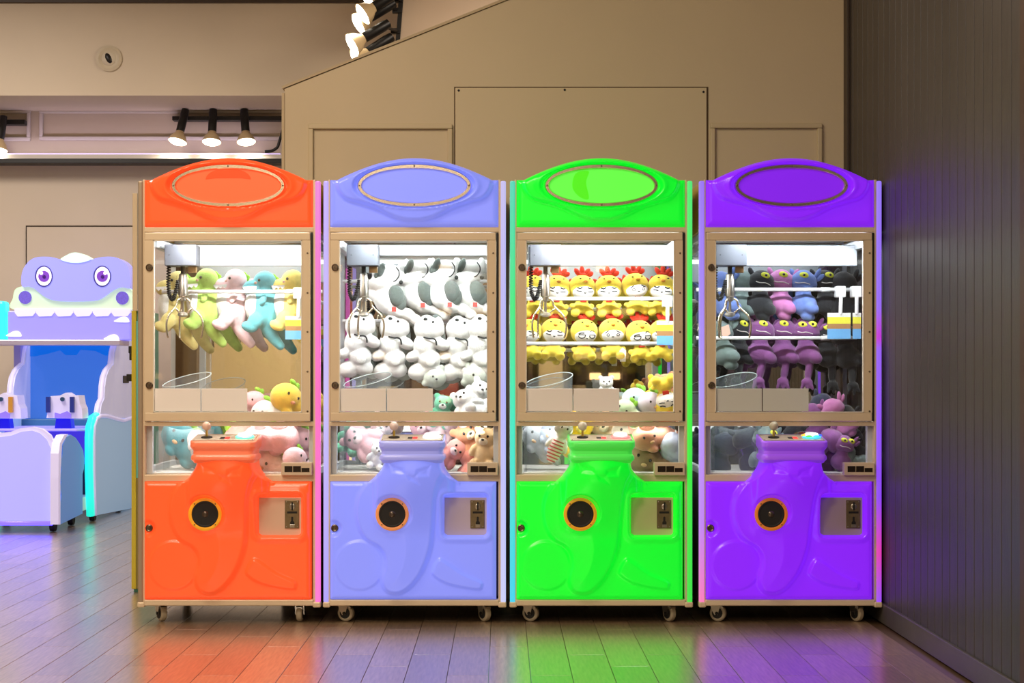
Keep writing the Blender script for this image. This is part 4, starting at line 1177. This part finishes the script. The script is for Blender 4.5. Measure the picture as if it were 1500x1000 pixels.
heap(seal, 'plush_seal', 984, 650, .14, (0, 20, 85), seal_m('seal_ice', (206, 216, 240)), 'icy blue plush seal above the counter box', g3, .85)
heap(seal, 'plush_seal', 944, 672, .20, (0, 10, 0), seal_m('seal_mocha', (160, 130, 96)), 'mocha plush seal at the bottom beside the counter box', g3, 1.1)

g4 = 'plush toys heaped in the violet machine'
def hk(k, px, py, dep, rot, c, label, s=1.0):
    KR[k].place('plush_critter', P(px, py, YM + dep), tuple(math.radians(a) for a in rot), KM[c], label, 'plush toy', g4, s)
hk(3, 1219, 598, .18, (0, -30, 10), 'orchid', 'orchid plush critter showing only its pointed ears over the sill', .85)
hk(3, 1205, 590, .30, (0, 20, 0), 'navy', 'navy plush critter behind the orchid ears', .85)
hk(3, 1240, 604, .22, (0, 10, 0), 'black', 'small black plush critter in the window corner', .65)
hk(3, 1190, 604, .22, (0, -15, 0), 'plum', 'plum plush critter beside the second placard', .8)
hk(3, 1062, 650, .30, (0, 20, 0), 'navy', 'navy plush critter slumped behind the chute guide', 1.0)
hk(3, 1092, 640, .24, (0, -20, 0), 'black', 'black plush critter in the shade by the side pane', 1.0)
hk(0, 1122, 640, .18, (0, 10, 25), 'grey', 'grey plush critter with yellow eye behind the joystick', .95)
hk(3, 1166, 634, .28, (0, -10, 0), 'black', 'black plush critter behind the rainbow button', 1.0)
hk(1, 1236, 650, .14, (0, 12, 0), 'plum', 'plum plush critter with two yellow eyes behind the lower window', .75)
hk(0, 1246, 640, .26, (0, -20, 0), 'black', 'black plush critter with yellow eye in the lower corner', .85)
hk(3, 1220, 644, .16, (0, 60, 0), 'plum', 'plum plush critter lying beside the neck', .9)
hk(3, 1238, 668, .18, (0, -60, 0), 'grey', 'grey plush critter at the bottom above the counter box', .8)
hk(3, 1218, 668, .22, (0, 20, 0), 'plum', 'plum plush critter at the very bottom of the heap', .9)

# ---- striped signs hanging from the rods
def hanging_sign(px0, px1, py0, py1, clip_px, clip_py, label, dep=.33, yaw=0):
    Y = YM + dep
    c = P((px0 + px1) / 2, py0, Y)
    t = tag(empty('hanging_sign', c, (0, 0, math.radians(yaw))), label, 'sign', 'striped signs on the display rods')
    w = (px1 - px0) / 2 * Y / F
    h = (py1 - py0) * Y / F
    cuts = [0, .16, .42, .62, 1.0]
    for k, cc in enumerate(((226, 228, 226), (228, 224, 70), (172, 128, 84), (110, 176, 232))):
        obj('sign_band', MB().box(-w, w, -.002, .002, -h * cuts[k + 1], -h * cuts[k]), mat('sign_band_%d' % k, cc, .55), t)
    q = P(clip_px, clip_py, Y) - c
    obj('clip', MB().box(q.x - .022, q.x + .022, -.004, .05, q.z - .028, q.z + .022, .004), mat('clip_white', (236, 238, 238), .4), t)
    obj('clip_arm', MB().tube([(q.x, .0, q.z - .02), (q.x * .75, 0, -.006)], .0085, 8), mat('clip_white', None), t)
hanging_sign(418, 450, 463, 497, 438, 428, 'striped sign in yellow, brown and blue behind the yellow dinosaur', .33, 12)
hanging_sign(962, 992, 470, 505, 978, 440, 'striped sign in yellow, brown and blue hanging among the chicks')
hanging_sign(1212, 1246, 458, 496, 1232, 426, 'striped sign hanging from the first white clip among the critters')
hanging_sign(1249, 1261, 458, 496, 1255, 426, 'striped sign hanging from the second white clip among the critters')
# small paper tags
tg = obj('price_tag', MB().prism_xz([(-.02, 0), (.014, .012), (.022, -.03), (-.002, -.05), (-.026, -.028)], -.001, .001), mat('tag_peach', (236, 196, 176), .7), loc=P(1063, 479, YM + .38))
tag(tg, 'peach paper tag hanging beside the claw on the lower rod', 'tag')
tg = obj('price_tag', MB().prism_xz([(-.014, .03), (.0, .045), (.016, .03), (.014, -.02), (-.012, -.02)], -.001, .001), mat('tag_white', (244, 242, 236), .7), loc=P(912, 523, YM + .42))
tag(tg, 'white paper tag dangling below the chicks', 'tag')

# ================================================================== CROCODILE ARCADE MACHINE
M_LILAC = mat('lit_lilac', (156, 160, 255), .25, emis=(150, 154, 255), estr=.62, coat=.4)
M_LILAC2 = mat('lit_lilac_pale', (176, 178, 255), .3, emis=(150, 150, 255), estr=.72, coat=.3)
M_TRIMW = mat('pale_lilac_trim', (222, 218, 250), .35, emis=(205, 200, 255), estr=.35)
M_TEAL = mat('lit_teal', (60, 235, 220), .3, emis=(30, 240, 215), estr=.95)
M_BLUEP = mat('blue_panel', (92, 142, 214), .4, emis=(88, 138, 214), estr=.35)
M_PALEBLUE = mat('pale_blue_panel', (148, 182, 218), .4, emis=(146, 180, 216), estr=.38)
M_WINGW = mat('wing_white', (206, 206, 236), .4, emis=(196, 198, 240), estr=.28, noise=.06, nscale=7)
M_PURPLE = mat('deep_purple_panel', (92, 74, 214), .35, emis=(84, 66, 220), estr=.35)
XM = -3.32
croc = tag(empty('arcade_machine', (XM, 12.6, 0)), 'crocodile-headed lilac and teal arcade shooting machine in the far room', 'arcade machine')
def cobj(n, mb, m, parent=None, **k):
    """Children are given in world coordinates and moved into the machine's frame."""
    off = Vector((XM, 12.6, 0))
    mb.v = [tuple(Vector(p) - off) for p in mb.v]
    return obj(n, mb, m, parent or croc, **k)
def pane(pts, Y, t, name, m, parent=None, spl=0, **k):
    q = [(p.x, p.y) for p in spline(pts, spl, True)] if spl else pts
    return cobj(name, MB().prism_xz([(P(a, b, Y).x, P(a, b, Y).z) for a, b in q], Y, Y + t), m, parent, **k)
# main cabinet box behind the screen
cobj('cabinet', MB().box(XM - .37, XM + .33, 13.48, 13.95, .10, P(0, 500, 13.3).z, .01), M_WINGW)
# topper: head, jaw, teeth, cheeks, eyes
def hz(l): return [(x / 6.667, 350 + y / 6.667) for x, y in l]
YH = 13.05
jaw = pane(hz([(150, 490), (215, 462), (290, 455), (700, 560), (1130, 455), (1230, 470), (1282, 500), (1300, 570), (1285, 690), (700, 700), (140, 690), (128, 570)]), YH + .03, .18, 'jaw', mat('lit_jaw_green', (206, 232, 200), .35, emis=(200, 230, 205), estr=.55), spl=5)
hd_ = pane(hz([(208, 400), (215, 330), (240, 270), (290, 210), (350, 180), (430, 172), (510, 178), (590, 200), (650, 222), (730, 232), (810, 225), (880, 205), (960, 182), (1050, 172), (1130, 180), (1200, 215), (1240, 260), (1265, 330), (1275, 420), (1262, 480), (1190, 470), (1120, 490), (1060, 530), (980, 585), (880, 605), (640, 608), (520, 597), (440, 565), (380, 520), (330, 480), (270, 462), (218, 465)]), YH, .20, 'head', M_LILAC, spl=3)
pane(hz([(590, 198), (640, 162), (690, 138), (735, 130), (790, 140), (840, 165), (884, 198), (810, 226), (735, 233), (660, 225)]), YH - .01, .16, 'crest', mat('lit_crest', (214, 240, 232), .35, emis=(206, 238, 230), estr=.55), spl=4)
for k in range(6):
    a = 165 + k * 186
    if k == 0: l, r = 140, 345
    elif k == 5: l, r = 1085, 1272
    else: l, r = 348 + (k - 1) * 185, 348 + k * 185 - 4
    pane(hz([(l, 682), (r, 682), (r, 716), (r - 28, 752), (l + 32, 756), (l + 4, 720)]), YH + .02, .14, 'tooth', mat('lit_teeth', (226, 222, 255), .35, emis=(214, 210, 255), estr=.55), jaw)
for cx, cy in ((243, 570), (1193, 575)):
    pane(hz([(cx + 62 * math.cos(a), cy + 64 * math.sin(a)) for a in np.linspace(0, 2 * PI, 28, endpoint=False)]), YH + .015, .02, 'cheek_speaker', mat('cheek_purple', (112, 96, 214), .5, emis=(100, 86, 210), estr=.35, noise=.2, nscale=90), jaw)
def disc(cx, cy, rx, ry, Y, t, name, m, parent):
    return pane(hz([(cx + rx * math.cos(a), cy + ry * math.sin(a)) for a in np.linspace(0, 2 * PI, 32, endpoint=False)]), Y, t, name, m, parent)
for cx in (427, 997):
    e = disc(cx, 363, 86, 104, YH - .006, .008, 'eye', mat('eye_outline', (60, 58, 150), .4, emis=(56, 54, 150), estr=.4), hd_)
    disc(cx + 2, 363, 74, 92, YH - .010, .006, 'eye_white', mat('lit_white', (246, 244, 255), .35, emis=(240, 238, 255), estr=.62), hd_)
    disc(cx + 1, 364, 54, 54, YH - .014, .006, 'iris', mat('iris_purple', (126, 70, 196), .35, emis=(120, 64, 196), estr=.5), hd_)
    disc(cx + 4, 369, 17, 17, YH - .018, .006, 'pupil', mat('pupil_dark', (64, 26, 120), .3, emis=(60, 24, 120), estr=.4), hd_)
    disc(cx + (-25 if cx < 700 else 30), 332, 18, 19, YH - .018, .006, 'eye_glint', mat('lit_white', None), hd_)
# band with little clouds, chin beam
band = cobj('marquee_band', MB().box(P(11, 0, 13.08).x, P(191, 0, 13.08).x, 13.08, 13.4, P(0, 498, 13.08).z, P(0, 455, 13.08).z, .01), mat('lit_band', (150, 146, 248), .3, emis=(144, 138, 250), estr=.62))
for cx, cy in ((20, 489), (163, 494), (178, 468)):
    pane([(cx - 11, cy + 3), (cx - 6, cy - 1), (cx, cy - 4), (cx + 7, cy - 4), (cx + 11, cy + 1), (cx + 9, cy + 4)], 13.072, .02, 'cloud', mat('lit_white', None), band, spl=3)
cobj('chin_beam', MB().box(P(-30, 0, 13.0).x, P(176, 0, 13.0).x, 13.0, 13.32, P(0, 505.5, 13.0).z, P(0, 497.5, 13.0).z, .006), mat('beam_silver', (208, 200, 224), .3, metal=.4))
# screen
cobj('screen', MB().box(P(30, 0, 13.45).x, P(163, 0, 13.45).x, 13.45, 13.48, P(0, 615, 13.45).z, P(0, 506, 13.45).z, .003), mat('screen_blue', (40, 80, 160), .15, emis=(58, 110, 200), estr=.85))
pane([(30, 506), (163, 506), (163, 519), (155, 521), (140, 514), (118, 512), (112, 520), (96, 520), (88, 513), (70, 518), (50, 522), (30, 521)], 13.444, .006, 'screen_cloud', mat('screen_deep_blue', (8, 96, 190), .2, emis=(0, 98, 190), estr=.8))
cobj('screen_bezel', MB().box(P(20, 0, 13.27).x, P(30, 0, 13.27).x, 13.27, 13.4, P(0, 630, 13.27).z, P(0, 506, 13.27).z, .004), mat('bezel_lilac', (150, 144, 214), .4, emis=(140, 134, 214), estr=.2))
cobj('under_screen', MB().box(P(28, 0, 13.2).x, P(146, 0, 13.2).x, 13.2, 13.46, P(0, 630, 13.2).z, P(0, 614, 13.2).z, .004), mat('steel_blue', (60, 120, 160), .35))
# shelf and lower front of the cabinet
cobj('shelf', MB().box(XM - .40, XM + .31, 12.35, 13.32, P(0, 631.5, 12.35).z, P(0, 628.5, 12.35).z, .004), mat('shelf_lilac', (176, 166, 255), .35, emis=(160, 150, 255), estr=.4))
cobj('front_panel', MB().box(XM - .36, XM + .29, 12.75, 12.80, P(0, 680, 12.75).z, P(0, 631.5, 12.75).z), M_PURPLE)
cobj('foot_well', MB().box(XM - .36, XM + .29, 12.80, 12.9, .15, P(0, 680, 12.75).z), mat('well_dark', (52, 50, 70), .6))
cobj('plinth', MB().box(XM - .37, XM + .315, 12.3, 13.8, .09, .19, .01), mat('plinth_pale', (196, 222, 226), .4, emis=(190, 220, 226), estr=.2))
# wings: side boards drawn on a plane of constant x
def side_pts(pts, X):
    out = []
    for px, py in pts:
        Y = F * X / (px - CX)
        out.append((Y, CAMZ - (py - CY) * Y / F))
    return out
WXR = -2.955
upper = [(199, 497), (177.6, 496.8), (172, 502), (168.8, 515), (167, 533), (160, 541), (156, 552), (154, 566), (153, 584), (149, 592), (146, 612), (199, 612)]
lower = [(199, 607), (197, 608), (192, 612), (180, 616), (168, 613), (155, 609), (146, 609), (140, 613), (136.5, 624), (135.5, 640), (135.5, 690), (136.5, 722), (138, 755), (199, 743)]
def wing(X, th, sgn, name):
    """The same board at the other flank is moved across the machine."""
    up, lo = side_pts(upper, WXR), side_pts(lower, WXR)
    w = cobj(name, MB().prism_yz(up, X, X + th), M_WINGW)
    cobj('wing_edge', MB().tube([(X + th / 2, y, z) for y, z in up[1:-1]], .018, 8), M_TRIMW, w, smooth=True)
    l = cobj('wing_base', MB().prism_yz(lo, X, X + th), M_PALEBLUE)
    cobj('base_trim', MB().tube([(X + th * (1 if sgn > 0 else 0), y + .03, z) for y, z in lo[1:-1]], .014, 8), M_TRIMW, l, smooth=True)
    pts = [(y - .004, z) for y, z in lo[6:-1]]
    lp = [(X + th / 2, y, z) for y, z in pts]
    cobj('led_edge', MB().tube(lp, .030, 8), M_TEAL, l, smooth=True)
    return w
wing(WXR - .05, .05, 1, 'wing')
wing(2 * XM - WXR, .05, -1, 'wing')
cobj('led_bar', MB().box(P(-4, 0, 13.1).x, P(9, 0, 13.1).x, 13.06, 13.2, P(0, 500, 13.1).z, P(0, 441, 13.1).z, .02), M_TEAL)
cobj('wing_vent', MB().box(WXR, WXR + .006, 13.60, 13.80, P(0, 561, 13.7).z, P(0, 550, 13.7).z, .004), M_BLACK)
# player guns
def gun(cx, hm, base):
    Y = 12.5
    g = pane([(cx - 24, 612), (cx - 18, 580), (cx - 4, 579), (cx + 4, 575), (cx + 10, 579), (cx + 23, 579), (cx + 25, 592), (cx + 28, 598), (cx + 29, 613)], Y, .18, 'gun', mat('gun_white', (226, 222, 246), .35, emis=(210, 206, 250), estr=.25))
    for s in (-22, 13):
        pane([(cx + s - 3, 581), (cx + s + 3, 581), (cx + s + 3, 604), (cx + s - 3, 604)], Y - .03, .05, 'grip', hm, g)
    pane([(cx - 1 + 3.2 * math.cos(a), 584.5 + 3.2 * math.sin(a)) for a in np.linspace(0, 2 * PI, 16, endpoint=False)], Y - .02, .03, 'gun_button', mat('button_teal_dark', (60, 96, 130), .3, metal=.3), g)
    pane([(cx - 12, 604), (cx - 4, 606), (cx + 6, 602), (cx + 12, 606), (cx + 12, 612), (cx - 12, 612)], Y - .012, .03, 'gun_chin', mat('chin_violet', (150, 130, 240), .4, emis=(140, 120, 240), estr=.3), g)
    b = pane([(cx - 10, 613), (cx + 11, 613), (cx + 13, 628), (cx - 12, 628)], Y + .04, .10, 'gun_stand', mat('stand_blue', (20, 20, 220), .4, emis=(14, 14, 220), estr=.3))
gun(92, mat('grip_navy', (40, 60, 150), .4), None)
gun(2, mat('grip_orange', (222, 160, 60), .4), None)
# front block with lilac face and blue flanks
YFB = 11.8
face = [(-58, 768), (-58, 660), (-50, 640), (-35, 629), (-15, 629), (0, 634), (16, 632), (30, 627), (48, 625), (62, 628), (73, 637), (80, 650), (83, 664), (83, 682), (79, 690), (79, 700), (82, 712), (83, 768)]
blk = pane(face, YFB, .05, 'bench_face', M_TRIMW)
inner = [(-52, 763), (-52, 662), (-45, 645), (-33, 634), (-15, 634), (0, 640), (16, 638), (32, 632), (47, 630.5), (58, 634), (68, 643), (74, 656), (76, 690), (77, 720), (77, 763)]
pane(inner, YFB - .012, .03, 'bench_panel', M_LILAC2)
cobj('bench_led', MB().tube([P(a, b, YFB - .006) for a, b in ((-54, 766), (20, 766), (76, 766), (80.5, 760), (80.5, 720))], .016, 8), mat('led_blue', (70, 60, 255), .3, emis=(64, 50, 255), estr=6.0), smooth=True)
cobj('bench_body', MB().box(P(-52, 0, YFB).x, P(78, 0, YFB).x, YFB + .05, 12.5, .14, P(0, 660, YFB).z, .01), mat('bench_blue', (84, 70, 220), .4, emis=(70, 60, 230), estr=.3))
fl = side_pts([(88, 768), (88, 740), (90, 724), (88, 714), (90, 706), (88, 698), (90.5, 688), (89, 676), (92, 664), (92, 652), (97, 640), (104, 636.5), (111, 641), (117, 650), (122, 660), (123.5, 672), (123, 686), (121, 694), (121, 752)], -2.995)
cobj('bench_side', MB().prism_yz(fl, -3.03, -2.995), M_BLUEP)
fl2 = side_pts([(84.5, 768), (84.5, 700), (85, 664), (87, 648), (93, 637), (99, 635.5), (96, 640), (90, 650), (89, 664), (87.5, 700), (87.5, 768)], -2.99)
cobj('bench_side_trim', MB().prism_yz(fl2, -3.04, -2.985), M_TRIMW)
for cx, cy in ((-3.06, 11.9), (-3.62, 11.9), (-3.06, 12.4), (-2.99, 12.75), (-2.99, 13.6), (-3.62, 12.75), (-3.62, 13.6)):
    cobj('caster', MB().lathe([(.01, -.018), (.042, -.018), (.045, 0), (.042, .018), (.01, .018)], 'x', (cx, cy, .045), 18).box(cx - .03, cx + .03, cy - .03, cy + .03, .075, .11), M_RUBBER)

# ================================================================== TALL CABINET BEHIND THE ORANGE MACHINE
YC = 8.55
Xc = P(194, 0, YC).x
cab = tag(empty('narrow_cabinet', (Xc, YC, 0)), 'slim cabinet edge with yellow and teal side standing behind the orange machine', 'cabinet')
h1 = P(0, 283, YC).z; h2 = P(0, 455, YC).z
obj('post', MB().box(0, .024, 0, .03, h2, h1, .002), M_TAN, cab)
obj('post', MB().box(.024, .034, .006, .03, h2, h1, .002), M_ALU, cab)
obj('side_board', MB().box(0, .05, .03, .40, 0.0, h2, .002), mat('board_teal', (110, 190, 176), .5), cab)
obj('yellow_edge', MB().box(-.004, .018, -.004, .03, 0.02, h2, .002), mat('edge_yellow', (206, 184, 50), .5), cab)
obj('teal_edge', MB().box(.018, .034, -.002, .03, P(0, 700, YC).z, h2 - .05, .002), mat('board_teal', None), cab)
obj('olive_edge', MB().box(.018, .034, -.002, .03, 0.02, P(0, 700, YC).z, .002), mat('edge_olive', (140, 124, 60), .5), cab)
for py, w in ((512, .02), (522, .016), (553, .03)):
    z = P(0, py, YC).z
    obj('bracket', MB().box(-w, -.004, .0, .03, z - .018, z + .018, .003), M_BLACK, cab)

# ================================================================== THE ROOM BEHIND THE EYE (seen in the cabinets' mirrors)
M_SHELF = mat('shop_dark_wood', (70, 50, 34), .5, noise=.2, nscale=5)
M_GLOW = mat('shop_lamp', (255, 214, 150), .5, emis=(255, 206, 140), estr=3.0)
pil = struct(obj('trim_9', MB().box(-3.55, -2.35, -5.2, -4.4, 0, CEIL, .01), mat('pillar_cream', (226, 202, 150), .6)), 'cream pillar across the room')
struct(obj('trim_10', MB().box(0.45, .75, -5.2, -4.9, 0, CEIL, .01), mat('pillar_cream', None)), 'slim cream pillar across the room')
random.seed(11)
for i, (x, w) in enumerate(((-5.6, 1.7), (-1.9, 1.5), (-0.25, 1.2), (1.15, .7))):
    sh = tag(empty('display_shelf', (x, -5.0, 0)), ('dark shop shelf with warm lamps beyond the cream pillar', 'dark shop shelf with warm lamps between the pillars', 'narrow dark shop shelf with warm lamps by the slim pillar', 'tall dark shop shelf in the corner by the panelled wall')[i], 'shelf', 'shop shelves across the room')
    obj('back_board', MB().box(-w / 2, w / 2, -.18, -.15, 0, 2.5), M_SHELF, sh)
    for z in (.45, .95, 1.45, 1.95, 2.45):
        obj('shelf_board', MB().box(-w / 2, w / 2, -.15, .2, z, z + .04, .004), M_SHELF, sh)
        n = 3
        for k in range(n):
            px_ = -w / 2 + (k + .5) * w / n
            if random.random() < .6:
                obj('lamp', MB().box(px_ - .07, px_ + .07, .0, .05, z + .30, z + .38, .01), M_GLOW, sh)
            obj('goods', MB().box(px_ - .12, px_ + .12, -.1, .1, z + .04, z + .04 + random.uniform(.12, .26), .02), mat('goods_%d' % (k + i) , ((150, 110, 70), (90, 120, 130), (160, 70, 50), (190, 170, 130), (70, 80, 70), (120, 90, 60))[(k + i) % 6], .6), sh)
    for s in (-1, 1):
        obj('upright', MB().box(s * w / 2 - .03, s * w / 2 + .03, -.18, .2, 0, 2.5, .004), M_SHELF, sh)
